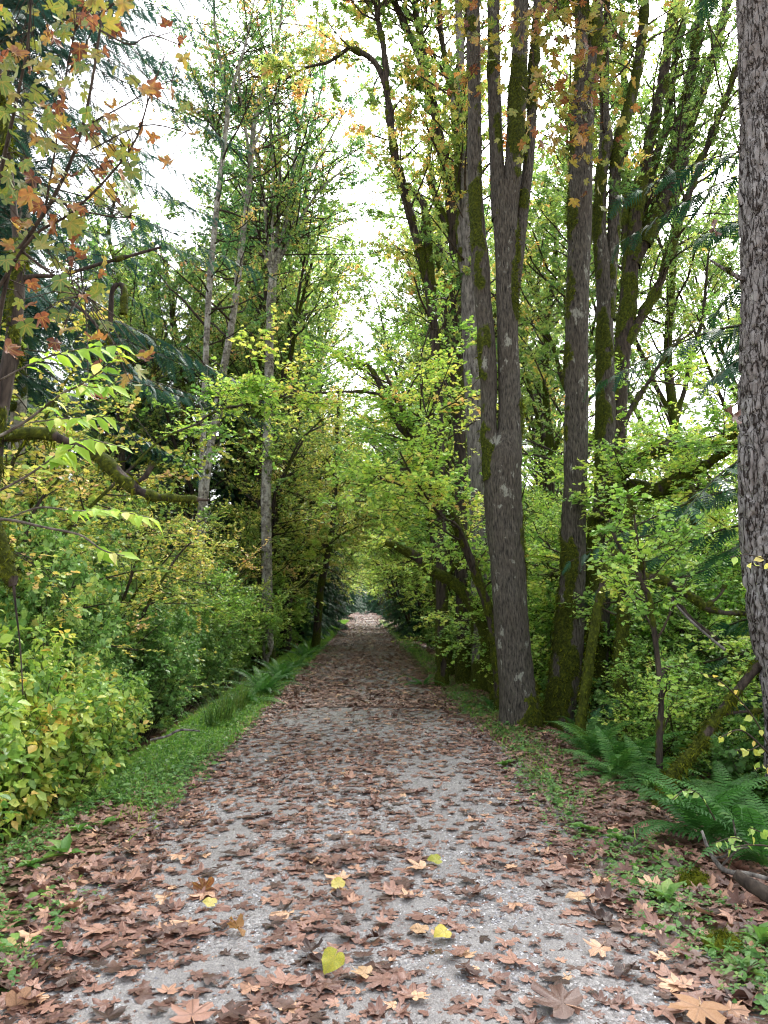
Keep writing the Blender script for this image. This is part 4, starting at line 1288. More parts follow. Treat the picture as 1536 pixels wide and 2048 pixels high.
stick("fallen_branch", "thin grey branch lying across the dark gap under the bushes beside the verge", "branch", [(300, 1480, 4), (335, 1472, 5), (360, 1460, 5), (400, 1462, 3)], 7.9, 8.2, 'bark_grey', .2, 305, 0)
stick("fallen_branch", "straight bare branch slanting down through the green leaves beside the conifer trunk", "branch", [(1335, 1190, 3), (1375, 1235, 5), (1420, 1275, 5), (1450, 1300, 6)], 8.0, 7.6, 'bark_grey', .2, 306, 0)

# dry leaves caught on twigs in front of the conifer trunk
for lst, lab, tilt in ([(1470, 838, .17)], "dry rust leaf caught in mid air against the pale conifer trunk", .2), ([(1428, 455, .15)], "dark red folded leaf caught on a twig beside the conifer's upper trunk", 1.2):
    for (a, c, s) in lst:
        p = W(a, c, 5.6)
        bb = Buf()
        g = G(int(a))
        tv, tf = T_BIGDRY[3]
        bb.add(tv, tf, .35)
        o = link("dry_leaf", bb.mesh("dry_leaf", M['dead'], True), None, [float(q) for q in p])
        o.scale = (s * .8,) * 3
        o.rotation_euler = (1.25, tilt, .6)
        tag(o, lab, "leaf")

# moss cushion on the right bank
def cushion(px, py, D, rad, label, seed):
    p = W(px, py, D)
    p[2] = float(gz(p[0], p[1])) + rad * .15
    g = G(seed)
    root = thing("moss_cushion", label, "moss", p)
    n, m_ = 28, 14
    th = np.linspace(0, 2 * math.pi, n, endpoint=False)
    ph = np.linspace(0.0, 1.9, m_)
    N = np.stack([np.sin(ph)[:, None] * np.cos(th), np.sin(ph)[:, None] * np.sin(th), np.cos(ph)[:, None] + 0 * th], -1)
    V = N * rad * np.array([1.2, 1, .8]) * (.7 + .6 * fnoise(N * 2.5 + seed, seed))[..., None]
    i = np.arange(m_ - 1)[:, None] * n
    j = np.arange(n)[None]
    k = (j + 1) % n
    B = Buf()
    B.add(V, np.stack([i + j, i + n + j, i + n + k, i + k], -1).reshape(-1, 4), .8)
    link("mound", B.mesh("mound", M['moss'], True), root)
    B = Buf()
    q = g.integers(0, n * m_, 2500)
    moss_tufts(B, [(V.reshape(-1, 3), N.reshape(-1, 3), np.ones(n * m_))], 4500, rad * .13, g)
    link("moss_strand", B.mesh("moss_strand", M['moss']), root)


cushion(1440, 1790, 3.75, .075, "bright green moss cushion among brown litter on the bank", 401)
cushion(1385, 1690, 4.6, .08, "dull olive moss hump beside the big fern and the pale dead branch", 402)

# thin twigs with a few yellowing oval leaves at the edge of the view
def sprig(name, label, twigs, D, n, tint, size, seed, mat='ovalleaf'):
    g = G(seed)
    P, r = stem_px(twigs[0], D, D - .4)
    root, base = begin(name, label, "shrub", P)
    B, Bl = Buf(), Buf()
    for i, t in enumerate(twigs):
        a, c = stem_px(t, D, D - .4)
        if i == 0:
            a, c = to_ground(a, c)
        a, c = resample(a, c, .03)
        tubes(B, a, np.maximum(c, .0015), 6, .2)
        for q in np.linspace(.35 if i else .6, .99, n):
            k = int(q * (len(a) - 1))
            T = nrm(a[min(k + 1, len(a) - 1)] - a[k - 1])
            d = nrm(T * .5 + g.normal(0, .7, 3) + np.array([0, 0, -.4]))
            leaves(Bl, T_OVAL, a[k][None], d[None], (np.array([0, -.6, .6]) + g.normal(0, .5, 3))[None], np.array([size * g.uniform(.7, 1.2)]), np.array([np.clip(g.normal(tint, .15), 0, 1)]), g)
    add_part("stem", B, 'wood_dark', root, base, True)
    add_part("foliage", Bl, mat, root, base, True)


sprig("snowberry_shrub", "sparse thin shrub with a few clear yellow leaves below the conifer trunk", [[(1600, 1640, 5), (1560, 1540, 5), (1520, 1490, 4), (1480, 1460, 3), (1440, 1475, 2)], [(1560, 1540, 3), (1510, 1440, 3), (1450, 1370, 3), (1400, 1345, 2)], [(1520, 1490, 3), (1500, 1500, 2), (1470, 1500, 2)], [(1560, 1560, 3), (1540, 1530, 2), (1510, 1540, 2)]], 5.6, 7, .88, .062, 811)
sprig("snowberry_shrub", "low green sprig with bright small leaves among the fronds of the largest fern", [[(1590, 1760, 4), (1550, 1700, 4), (1500, 1690, 3), (1450, 1700, 2)], [(1500, 1690, 3), (1470, 1675, 2), (1430, 1685, 2)], [(1550, 1700, 3), (1530, 1670, 2), (1500, 1655, 2)], [(1430, 1640, 3), (1400, 1590, 2), (1370, 1580, 2), (1345, 1600, 2)]], 4.7, 8, .62, .05, 812)
sprig("vine_maple_sapling", "wisp of yellow and green leaves crossing the pale bark of the conifer trunk", [[(1640, 1300, 5), (1590, 1180, 4), (1550, 1130, 3), (1500, 1110, 2), (1460, 1115, 2)], [(1590, 1180, 3), (1540, 1145, 2), (1495, 1125, 2)]], 5.7, 5, .8, .07, 813, 'vine')

# ------------------------------------------------------------------ ferns
def fern_mesh(seed, nf=17, L=(.6, 1.0), lift=(.5, 1.25)):
    g = G(seed)
    B = Buf()
    for i in range(nf):
        az = i * 2.4 + g.normal(0, .25)
        ln = g.uniform(*L)
        el = g.uniform(*lift)
        m = 34
        t = np.linspace(0, 1, m)
        e = el - t ** 1.3 * g.uniform(1.2, 1.9)
        bend = g.normal(0, .35)
        a = az + bend * t
        d = np.stack([np.cos(a) * np.cos(e), np.sin(a) * np.cos(e), np.sin(e)], -1)
        P = np.concatenate([[[0, 0, 0]], np.cumsum(d[:-1] * ln / (m - 1), axis=0)])
        tubes(B, P, .0035 * (1 - .7 * t), 4, .35)
        T = d
        S = nrm(np.cross(T, [0, 0, 1]))
        N = np.cross(S, T)
        tint = g.uniform(.25, .7)
        w = ln * .125 * np.clip(np.sin(np.clip(t * 1.02 + .12, 0, 1) * math.pi) ** .6, .05, 1) * (1 - .35 * t)
        for s in (-1, 1):
            k = np.arange(5, m)
            dd = nrm(S[k] * s + T[k] * .35 - N[k] * .12 + g.normal(0, .05, (len(k), 3)))
            wid = np.full(len(k), ln * .011)
            A = P[k] - T[k] * wid[:, None]
            C = P[k] + T[k] * wid[:, None]
            E = P[k] + dd * w[k, None] * .6 + T[k] * wid[:, None] * 1.2 + N[k] * .004
            E2 = P[k] + dd * w[k, None] * .6 - T[k] * wid[:, None] * .5 + N[k] * .004
            Z = P[k] + dd * w[k, None] - N[k] * w[k, None] * .15
            V = np.stack([A, C, E, E2, Z], 1)
            F = (np.arange(len(k)) * 5)[:, None, None] + np.array([(0, 1, 2), (0, 2, 3), (3, 2, 4)])[None]
            B.add(V, F.reshape(-1, 3), np.repeat(np.clip(tint + g.normal(0, .06, len(k)), 0, 1), 5))
    return B.mesh("sword_fern", M['fern'])


FERN = [fern_mesh(1), fern_mesh(2, 20, (.7, 1.15), (.6, 1.3)), fern_mesh(3, 13, (.4, .7), (.4, 1.2))]


def fern(px, py, D, k, s, label, rz=None):
    p = W(px, py, D)
    z = float(gz(p[0], p[1]))
    o = link("sword_fern", FERN[k], None, (float(p[0]), float(p[1]), z - .02))
    o.scale = (s,) * 3
    o.rotation_euler = (0, 0, px * .37 if rz is None else rz)
    tag(o, label, "fern", "sword ferns along the path bank")


fern(1170, 1500, 9.6, 0, .85, "small fern with pale drooping fronds at the foot of the great split maple")
fern(1195, 1545, 8.6, 1, .9, "full fern tumbling down the bank below the straight maple")
fern(1262, 1560, 8.2, 1, 1.0, "broad fern between the mossy footed maple and the thin sapling")
fern(1232, 1590, 7.6, 0, .9, "low fern in front of the broad fern on the litter bank")
fern(1300, 1600, 7.2, 0, .95, "dark fern at the very base of the thin sapling")
fern(1215, 1440, 10.8, 2, 1.1, "fern growing on the mossy foot of the thinner maple")
fern(1405, 1675, 5.6, 1, .9, "long fronded fern arching over the brown litter beside the slanting trunk", 2.0)
fern(1530, 1690, 5.2, 1, 1.0, "largest and tallest fern at the edge of the view on the bank", 1.0)
fern(1460, 1650, 6.2, 0, 1.1, "fern tucked between the slanting trunk and the largest fern")
fern(985, 1400, 12.3, 2, 1.0, "little fern at the path side of the great split maple's foot")
fern(528, 1318, 14.0, 1, .95, "pale arching fern on the green verge beside the tall grass clump")
fern(500, 1340, 12.8, 0, .9, "fern leaning out of the bushes just behind the tall grass clump")
fern(562, 1298, 16.5, 1, .9, "second pale fern further up the green verge")
fern(592, 1282, 20.0, 0, 1.0, "small far fern where the green verge narrows")
fern(612, 1272, 23.0, 1, 1.0, "furthest fern of the green verge, below the dark bushes")
fern(845, 1330, 15.5, 2, 1.1, "thin fern on the shaded verge under the low crooked limb")

# ------------------------------------------------------------------ verge plants
def cover(x0, x1, y0, y1, n, dens, g, B, size, tpl, tint, h=(.01, .06), tiltv=.35):
    x = g.uniform(x0, x1, n)
    y = y0 + (y1 - y0) * g.uniform(0, 1, n) ** 1.5
    k = g.uniform(0, 1, n) < dens(x, y)
    x, y = x[k], y[k]
    n = len(x)
    a = g.uniform(0, 6.28, n)
    P = np.stack([x, y, gz(x, y) + g.uniform(h[0], h[1], n)], -1)
    D = np.stack([np.cos(a), np.sin(a), g.normal(0, .2, n)], -1)
    N = np.array([0, 0, 1.0]) + g.normal(0, tiltv, (n, 3))
    leaves(B, tpl, P, D, N, g.uniform(size[0], size[1], n), np.clip(g.normal(tint, .2, n), 0, 1), g)


def dl(x, y):
    pn = fnoise(np.stack([x * 1.6, y * 1.0, 0 * x], -1), 51, 3)
    return sst(1.35, 1.8, -x) * (1 - sst(2.15, 2.6, -x)) * sst(.36, .52, pn + .22 * sst(4.5, 9, y)) * (.5 + .5 * sst(4.5, 8, y))


def dr(x, y):
    pn = fnoise(np.stack([x * 1.6, y * 1.0, 0 * x], -1), 53, 3)
    c = 1.72 + .0 * y
    return np.exp(-((x - c) / .26) ** 2) * sst(.40, .56, pn + .06)


g = G(120)
B = Buf()
cover(-3.1, -1.2, 3.4, 26, 70000, dl, g, B, (.016, .036), [T_TREF], .45)
cover(-3.1, -1.2, 26, 70, 20000, dl, g, B, (.04, .07), [T_TREF], .45)
cover(-3.0, -1.3, 3.4, 14, 7000, dl, g, B, (.03, .07), T_OVAL, .5, (.02, .09), .5)
cover(1.2, 2.5, 2.6, 26, 26000, dr, g, B, (.016, .036), [T_TREF], .4)
cover(1.2, 2.5, 2.6, 14, 3500, dr, g, B, (.03, .065), T_OVAL, .5, (.02, .08), .5)
cover(1.3, 2.6, 26, 70, 9000, dr, g, B, (.04, .07), [T_TREF], .4)
tag(link("ground_cover", B.mesh("ground_cover", M['cover'])), "low clover and buttercup leaves carpeting the verges", "ground cover", kind="stuff")

B = Buf()
n = 90000
x = np.where(g.uniform(0, 1, n) < .85, g.uniform(-2.65, -1.5, n), g.uniform(1.5, 2.1, n))
y = 5 + 75 * g.uniform(0, 1, n) ** 1.7
pn = fnoise(np.stack([x * 1.3, y * .5, 0 * x], -1), 57, 3)
k = g.uniform(0, 1, n) < sst(5.2, 9.5, y) * sst(.38, .6, pn + .25 * sst(7, 11, y)) * np.where(x < 0, 1, .45)
x, y = x[k], y[k]
n = len(x)
a = g.uniform(0, 6.28, n)
el = g.uniform(.4, 1.3, n)
D = np.stack([np.cos(a) * np.cos(el), np.sin(a) * np.cos(el), np.sin(el)], -1)
leaves(B, [T_BLADE], np.stack([x, y, gz(x, y)], -1), D, g.normal(0, 1, (n, 3)) + np.array([0, 0, .6]), g.uniform(.05, .14, n) * (1 + .5 * (y > 20)), np.clip(g.normal(.5, .2, n), 0, 1), g)
tag(link("grass", B.mesh("grass", M['grass'])), "short green grass along the verges of the path", "grass", kind="stuff")


M['reed'] = leaf_mat('reed_blade', [(0, '24401c'), (.5, '3f6428'), (1, '77863e')], trans=.3)


def tuft(n, L, seed, lean=.5):
    g = G(seed)
    B = Buf()
    for i in range(n):
        az, el, ln = g.uniform(0, 6.28), g.uniform(.9, 1.5), g.uniform(.5, 1) * L
        t = np.linspace(0, 1, 7)
        e = el - t ** 2 * g.uniform(.3, 1.6)
        d = np.stack([np.cos(az) * np.cos(e), np.sin(az) * np.cos(e), np.sin(e)], -1)
        P = np.concatenate([[[0, 0, 0]], np.cumsum(d[:-1] * ln / 6, axis=0)]) + np.append(g.normal(0, .06, 2), 0)
        s = np.array([-math.sin(az), math.cos(az), 0]) * .005
        w = (1 - t ** 2)[:, None] * s
        V = np.concatenate([P - w, P + w])
        F = np.array([(k, k + 1, k + 8, k + 7) for k in range(6)])
        B.add(V, F, g.uniform(.2, .9))
    return B.mesh("grass_clump", M['reed'])


p = W(478, 1400, 11.2)
for (a, c, dd, ss, lb) in ((452, 1395, 10.8, .8, "tall dark clump of grass at the foot of the bushes by the verge"), (425, 1405, 10.3, .65, "shorter grass clump next to the tall dark one, nearer the viewer"), (482, 1380, 11.8, .7, "grass clump behind the tall dark one, beside the fern")):
    p = W(a, c, dd)
    o = link("grass_clump", tuft(90, 1.0, 130 + a), None, (float(p[0]), float(p[1]), float(gz(p[0], p[1]))))
    o.scale = (ss,) * 3
    tag(o, lb, "grass clump")


def weed_mesh(seed, n, L):
    g = G(seed)
    B = Buf()
    for i in range(n):
        az = i * 2.4 + g.normal(0, .3)
        el = g.uniform(.35, 1.1)
        d = np.array([[math.cos(az) * math.cos(el), math.sin(az) * math.cos(el), math.sin(el)]])
        leaves(B, [oval(.2, .12, .3), oval(.24, .1, .45)], np.zeros((1, 3)), d, np.array([[0, 0, 1.0]]), np.array([L * g.uniform(.6, 1.1)]), np.array([g.uniform(.4, .9)]), g)
    return B.mesh("dock_plant", M['cover'])


wm = [weed_mesh(5, 8, .16), weed_mesh(6, 11, .13), weed_mesh(7, 7, .2)]
for i, (a, c, lb) in enumerate(((213, 1640, "broad leaved dock rosette with one upright leaf in the brown litter by the bushes"), (160, 1650, "small low dock rosette beside the upright dock in the litter"), (437, 1452, "dock plant standing on the green verge"), (1180, 1655, "round leaved weed at the gravel edge of the bank"),
                                (1238, 1672, "dark green weed halfway along the bank edge"), (1335, 1790, "broad leaved weed beside the bright moss cushion"), (1440, 1890, "tall grassy weed among brown leaves near the bottom corner"), (1490, 1930, "trailing weed with bright leaves in the bottom corner"), (1525, 1870, "leafy weed at the very edge of the view below the log"),
                                (1010, 1525, "flat plantain on the grassy edge below the great split maple"), (60, 1720, "weed sprouting through thick brown litter near the bottom of the bushes"), (130, 1700, "pale sprig of weed in the litter between two dock rosettes"))):
    yy = 4.0
    for _ in range(14):
        q = W(a, c, yy)
        dd = (q - CAM) / yy
        yy = float((gz(q[0], yy) + .05 - CAM[2]) / dd[2]) if dd[2] < 0 else yy
    q = W(a, c, yy)
    o = link("dock_plant", wm[i % 3], None, (float(q[0]), float(q[1]), float(gz(q[0], q[1])) + .005))
    o.rotation_euler = (0, 0, i * 1.3)
    o.scale = (.8 + .05 * (i % 5),) * 3
    tag(o, lb, "weed", "weeds on the verges")

# ------------------------------------------------------------------ bushes
def bush_mesh(seed, h, w, ns, mat, **kw):
    g = G(seed)
    st = []
    for i in range(ns):
        a = i * 2.4 + g.normal(0, .4)
        rad = w * math.sqrt((i + .5) / ns)
        top = np.array([math.cos(a) * rad, math.sin(a) * rad, h * (1 - .35 * (rad / w) ** 2) * g.uniform(.75, 1.08)])
        b0 = np.array([math.cos(a) * rad * .25, math.sin(a) * rad * .25, -.2])
        t = np.linspace(0, 1, 8)[:, None]
        P = b0 + (top - b0) * t + np.array([math.cos(a), math.sin(a), 0]) * (t ** 2 - t) * -.15 * h + g.normal(0, .02 * h, (8, 3)) * t
        st.append((P, np.linspace(.009, .003, 8) * (h / 2) ** .5))
    Bw, Bl = Buf(), Buf()
    for P, r in st:
        tubes(Bw, P, r, 5)
    foliage(Bw, Bl, st, g, **kw)
    return Bw, Bl


def bush_kind(name, label, cat, group, seeds, mats, h, w, ns, **kw):
    out = []
    for s in seeds:
        Bw, Bl = bush_mesh(s, h, w, ns, None, **kw)
        out.append((Bw.mesh("stem", M[mats[0]], True), Bl.mesh("foliage", M[mats[1]])))
    return dict(name=name, label=label, cat=cat, group=group, m=out)


NB = [0]


def put(kind, x, y, s=1.0, rz=None, label=None, z=None, tilt=(0, 0)):
    NB[0] += 1
    i = NB[0]
    me = kind['m'][i % len(kind['m'])]
    r = thing(kind['name'], label or kind['label'], kind['cat'], (x, y, float(gz(x, y)) if z is None else z), (i * 1.7) % 6.28 if rz is None else rz, kind['group'], 1.0)
    r.scale = (s,) * 3 if np.isscalar(s) else s
    r.rotation_euler[0], r.rotation_euler[1] = tilt
    for n_, q in zip(kind.get('parts', ("stem", "foliage")), me):
        link(n_, q, r)
    return r


OVAL = bush_kind("snowberry_bush", "yellow green round leaved bush in the near part of the bush wall", "bush", "round leaved bushes near the viewer", (11, 12, 13), ('wood_dark', 'ovalleaf'), 1.75, .75, 17,
                 nb=16, t0=.2, bl=(.16, .42), ang=(30, 65), flat=.25, up=.5, nt=5, tl=(.08, .2), lv=4, ls=.088, tpl=T_OVAL, ltilt=.55, droop=.25, tint=(.5, .16, .16), twr=.0016, minr=.002)
MID = bush_kind("salmonberry_bush", "dense mid green bush in the wall of bushes beside the path", "bush", "dense mid green bushes of the bush wall", (21, 22, 23), ('wood_dark', 'shrub'), 2.5, 1.25, 22,
                nb=15, t0=.22, bl=(.25, .7), ang=(35, 70), flat=.5, up=.3, nt=7, tl=(.12, .32), lv=9, ls=.06, tpl=T_OVAL[:2] + T_VINE[:1], ltilt=.42, droop=.15, tint=(.42, .17, .16), twr=.002, minr=.003)
LOW = bush_kind("understorey_bush", "low leafy bush filling the shade under the trees", "bush", "low bushes in the shade under the trees", (31, 32), ('wood_dark', 'shrub'), 1.4, 1.0, 14,
                nb=13, t0=.2, bl=(.2, .55), ang=(35, 75), flat=.5, up=.2, nt=5, tl=(.1, .25), lv=6, ls=.06, tpl=T_VINE[:2] + T_OVAL[:1], ltilt=.4, droop=.12, tint=(.35, .17, .15), twr=.002, minr=.003)


def vine_kind(name, label, group, seeds, mat, h, w, ns, tint, ls=.049, tpl=T_VINE, nb=19, nt=10, lv=12, t0=.2, cat="tree"):
    out = []
    for s in seeds:
        g = G(s)
        st = []
        Bw, Bl = Buf(), Buf()
        for i in range(ns):
            a = i * 2.4 + g.normal(0, .5)
            out_ = w * g.uniform(.35, 1.0)
            hh = h * g.uniform(.7, 1.05)
            t = np.linspace(0, 1, 10)[:, None]
            P = np.array([math.cos(a) * .15, math.sin(a) * .15, -.3]) + np.array([math.cos(a) * out_, math.sin(a) * out_, 0]) * t ** 1.7 + np.array([0, 0, hh + .3]) * (t ** .85 - .12 * t ** 3)
            P = P + g.normal(0, .012 * h, (10, 3)) * t
            r = np.linspace(.045, .009, 10) * (h / 6)
            st.append((P, r))
            a_, c_ = resample(P, r, .12)
            mo = np.repeat(sst(.4, .6, fnoise(a_ * 1.3 + i, 3)), 8)
            tubes(Bw, a_, c_ * (1 + .3 * fnoise(a_ * 5, 4)), 8, mo)
        foliage(Bw, Bl, st, g, nb=nb, t0=t0, bl=(.16 * h, .36 * h) if h < 5 else (.6, 2.0), ang=(50, 85), flat=.8, up=.08, nt=nt, tl=(.25, .65), lv=lv, ls=ls, tpl=tpl, ltilt=.24, droop=.08, tint=tint, wood=.3)
        out.append((Bw.mesh("trunk", M['bark_mossy'], True), Bl.mesh("crown", M[mat])))
    return dict(name=name, label=label, cat=cat, group=group, m=out, parts=("trunk", "crown"))


VG = vine_kind("vine_maple", "light green vine maple with layered leaves among the trees", "light green vine maples", (41, 42, 43), 'vine', 6.5, 2.6, 6, (.42, .15, .14))
VY = vine_kind("vine_maple", "yellow leaved vine maple above the bush wall", "yellow vine maples", (51, 52), 'vine_gold', 6.0, 2.6, 5, (.42, .18, .18), nb=17)
VL = vine_kind("vine_maple", "low bright green vine maple growing under the tall trees", "low vine maples", (61, 62, 63), 'vine', 3.2, 1.6, 7, (.34, .14, .13), ls=.044, nb=18)


def tall_kind(name, label, group, seeds, mat, h, tint, r0=.16, ls=.10, spread=(1.2, 3.4), t0=.3, nb=48):
    out = []
    for s in seeds:
        g = G(s)
        t = np.linspace(0, 1, 12)[:, None]
        lean = g.normal(0, .05 * h, 2)
        P = np.concatenate([lean * t ** 1.5, h * t - .4], 1) + np.append(g.normal(0, .012 * h, (12, 2)) * t, np.zeros((12, 1)), 1)
        r = r0 * (1 - .8 * t[:, 0]) + .02
        st = [(P, r)]
        for k in range(3):
            i0 = int(g.integers(4, 7))
            az = g.uniform(0, 6.28)
            q = np.linspace(0, 1, 8)[:, None]
            L = h * g.uniform(.35, .5)
            st.append((P[i0] + np.array([math.cos(az), math.sin(az), 0]) * q ** .8 * L * .35 + np.array([0, 0, 1]) * q * L + g.normal(0, .1, (8, 3)) * q, np.linspace(r[i0] * .55, .015, 8)))
        Bw, Bl = Buf(), Buf()
        for P_, r_ in st:
            a_, c_ = resample(P_, r_, .2)
            tubes(Bw, a_, c_ * (1 + .15 * fnoise(a_ * 3, 4)), 10, np.repeat(sst(.42, .6, fnoise(a_ * 1.1, 3)), 10))
        foliage(Bw, Bl, [st[0]], g, nb=nb, t0=t0, bl=spread, ang=(35, 70), flat=.3, up=.3, nt=10, tl=(.3, .8), lv=10, ls=ls, tpl=T_FAR, ltilt=.6, droop=.25, tint=tint, twr=.006, minr=.01)
        foliage(Bw, Bl, st[1:], g, nb=22, t0=.25, bl=(spread[0], spread[1] * .75), ang=(35, 70), flat=.3, up=.3, nt=10, tl=(.3, .8), lv=10, ls=ls, tpl=T_FAR, ltilt=.6, droop=.25, tint=tint, twr=.006, minr=.01)
        out.append((Bw.mesh("trunk", M['bark_mossy'], True), Bl.mesh("crown", M[mat])))
    return dict(name=name, label=label, cat="tree", group=group, m=out, parts=("trunk", "crown"))


VA = vine_kind("vine_maple", "tall vine maple whose crown arches high over the path", "vine maples arching over the path", (44, 45, 46), 'vine', 9.0, 3.2, 5, (.45, .16, .15), ls=.052, nb=22, t0=.5)


TM = tall_kind("bigleaf_maple", "tall yellowing maple among the trees further along the path", "tall maples further along the path", (71, 72, 73), 'canopy', 17, (.34, .16, .17))


def conifer_kind(name, label, group, seeds, mat, h, nbr, blen, z0, tpl, sp, r0=.22, droop=.55, slope=-.1, dens=9, bark='bark_mossy', tint=.45):
    out = []
    for s in seeds:
        g = G(s)
        Bw, Bl = Buf(), Buf()
        z = np.linspace(-.4, h, 24)
        P = np.stack([.03 * h * np.sin(z * .1 + s) * 0, 0 * z, z], -1)
        tubes(Bw, P, r0 * (1 - .93 * z.clip(0) / h), 12, .3)
        zb = z0 + (h * .97 - z0) * g.uniform(0, 1, nbr) ** 1.15
        L = blen * (1 - (zb / h) ** 1.4 * .85) * g.uniform(.6, 1.1, nbr)
        az = g.uniform(0, 6.28, nbr)
        t = np.linspace(0, 1, 9)
        hor = L[:, None] * t * .95
        dz = L[:, None] * (slope * t + .25 * t - droop * t ** 1.8 + .12 * t ** 4)
        az2 = az[:, None] + g.normal(0, .15, (nbr, 1)) * t
        BP = np.stack([hor * np.cos(az2), hor * np.sin(az2), zb[:, None] + dz], -1)
        tubes(Bw, BP, np.maximum(.022 * L[:, None] / blen * (1 - .85 * t), .003), 4, .4)
        k = dens * 2
        tt = .15 + .85 * (np.arange(k)[None] + g.uniform(0, 1, (nbr, k))) / k
        p, T = along(BP, np.minimum(tt, .999))
        sd = nrm(np.cross(T, [0, 0, 1])) * np.where(np.arange(k) % 2, 1, -1)[None, :, None]
        d = T * g.uniform(.5, 1, T[..., :1].shape) + sd * g.uniform(.6, 1.1, T[..., :1].shape) + np.array([0, 0, -.45]) * g.uniform(.3, 1.6, T[..., :1].shape)
        N = np.array([0, 0, 1.0]) + g.normal(0, .35, d.shape)
        sz = sp * (1.1 - .55 * tt) * (.5 + .5 * (L / blen)[:, None]) * g.uniform(.7, 1.25, tt.shape)
        tn = tint + np.repeat(g.normal(0, .15, nbr), k) + g.normal(0, .12, nbr * k)
        leaves(Bl, tpl, p.reshape(-1, 3), d.reshape(-1, 3), N.reshape(-1, 3), sz.ravel(), np.clip(tn, 0, 1), g)
        out.append((Bw.mesh("trunk", M[bark], True), Bl.mesh("needles", M[mat])))
    return dict(name=name, label=label, cat="tree", group=group, m=out, parts=("trunk", "needles"))


CE = conifer_kind("cedar", "dark drooping cedar standing behind the leafy trees", "dark cedars behind the leafy trees", (81, 82, 83), 'cedar', 16, 170, 2.9, .8, T_CEDAR, .7, dens=11)
HE = conifer_kind("hemlock", "blue green hemlock rising behind the bush wall", "hemlocks behind the bush wall", (91, 92), 'hemlock', 22, 210, 3.4, 1.5, T_NEEDLE, .75, .26, .45, -.15, 12)

# ---- single plants of note
CN = conifer_kind("hemlock", "", None, (95,), 'hemlock', 24, 240, 6.0, 5.4, T_NEEDLE, .55, .3, .5, -.05, 26)
p = W(-105, 700, 11.5)
put(CN, float(p[0]), float(p[1]), 1.0, 2.2, "tall hemlock whose drooping dark boughs hang behind the amber maple leaves")
NB[0] += 2
CR = conifer_kind("cedar", "", None, (96,), 'cedar', 15, 60, 3.4, 1.4, T_CEDAR, .5, .16, .7, .05, 12)
p = W(1620, 900, 9.0)
put(CR, float(p[0]), float(p[1]), 1.0, .6, "cedar whose hanging boughs show beside and behind the pale conifer trunk")

g = G(777)
# near bushes (left)
spots = [(-2.85, 4.6, .75), (-2.95, 5.2, .95), (-3.1, 6.0, 1.0), (-2.8, 6.8, .85), (-3.9, 5.4, 1.1), (-3.4, 7.2, 1.05), (-4.4, 6.4, 1.15), (-2.9, 8.0, .85)]
names = ["round leaved bush leaning in closest to the viewer, its lowest leaves over the brown litter", "bushy round leaved plant with yellow tinged leaves just behind the closest bush", "tall round leaved bush in the middle of the near bushes", "small round leaved bush overhanging the dark gap by the verge",
         "round leaved bush under the snapped mossy stub", "round leaved bush reaching towards the fallen grey branch", "back bush of the round leaved ones, against the denser green", "last round leaved bush before the dense mid green bushes begin"]
for (x, y, s), lb in zip(spots, names):
    put(OVAL, x, y, s, None, lb)
# wall of mid green bushes
for x, y, s in [(-4.9, 7.6, 1.0), (-4.2, 8.7, .95), (-3.6, 9.4, .72), (-3.7, 10.4, .8), (-5.6, 9.2, 1.15), (-4.6, 10.6, 1.0), (-3.7, 11.8, .8), (-6.8, 8.0, 1.2), (-6.4, 11.2, 1.2), (-5.0, 12.6, 1.05), (-3.7, 13.4, .8), (-3.7, 15.2, .8), (-7.6, 13.0, 1.3), (-5.8, 14.6, 1.15), (-4.3, 15.6, .95), (-3.7, 17.4, .75), (-3.7, 19.4, .75), (-5.2, 17.8, 1.1), (-7.2, 17.0, 1.3), (-4.2, 20.0, .95), (-6.0, 21.0, 1.15), (-3.9, 22.5, .75), (-4.8, 24.5, 1.0), (-6.6, 25.5, 1.2), (-4.0, 27.5, .8), (-5.2, 30, 1.0), (-4.0, 33, .8), (-5.2, 37, 1.0), (-4.0, 41, .8), (-9, 10.5, 1.4), (-9.5, 15.5, 1.5)]:
    put(MID, x + float(g.normal(0, .1)), y, (s, s, s * ((1.4 if y < 14 else 1.25) if x < -4.1 else 1.05)))
# understorey right
for x, y, s in [(4.2, 8.2, .9), (5.2, 9.5, 1.1), (3.4, 11.8, .8), (4.4, 12.5, 1.0), (5.8, 12.0, 1.2), (3.3, 14.5, .8), (4.8, 15.5, 1.1), (3.2, 17.5, .8), (6.4, 16.5, 1.3), (3.2, 21, .85), (4.6, 20, 1.1), (3.3, 25, .9), (4.8, 26, 1.2), (3.2, 30, .9), (4.4, 33, 1.2), (3.3, 37, .9), (5.0, 7.4, .9), (6.2, 8.8, 1.1), (7.4, 11, 1.3), (8.4, 14, 1.5), (3.3, 42, 1), (3.4, 48, 1.1), (-3.6, 47, 1), (-3.8, 54, 1.1), (3.5, 56, 1.2), (7, 20, 1.4), (9, 19, 1.5), (4.1, 6.6, .6), (5.4, 6.2, .8)]:
    put(LOW, x, y, s)
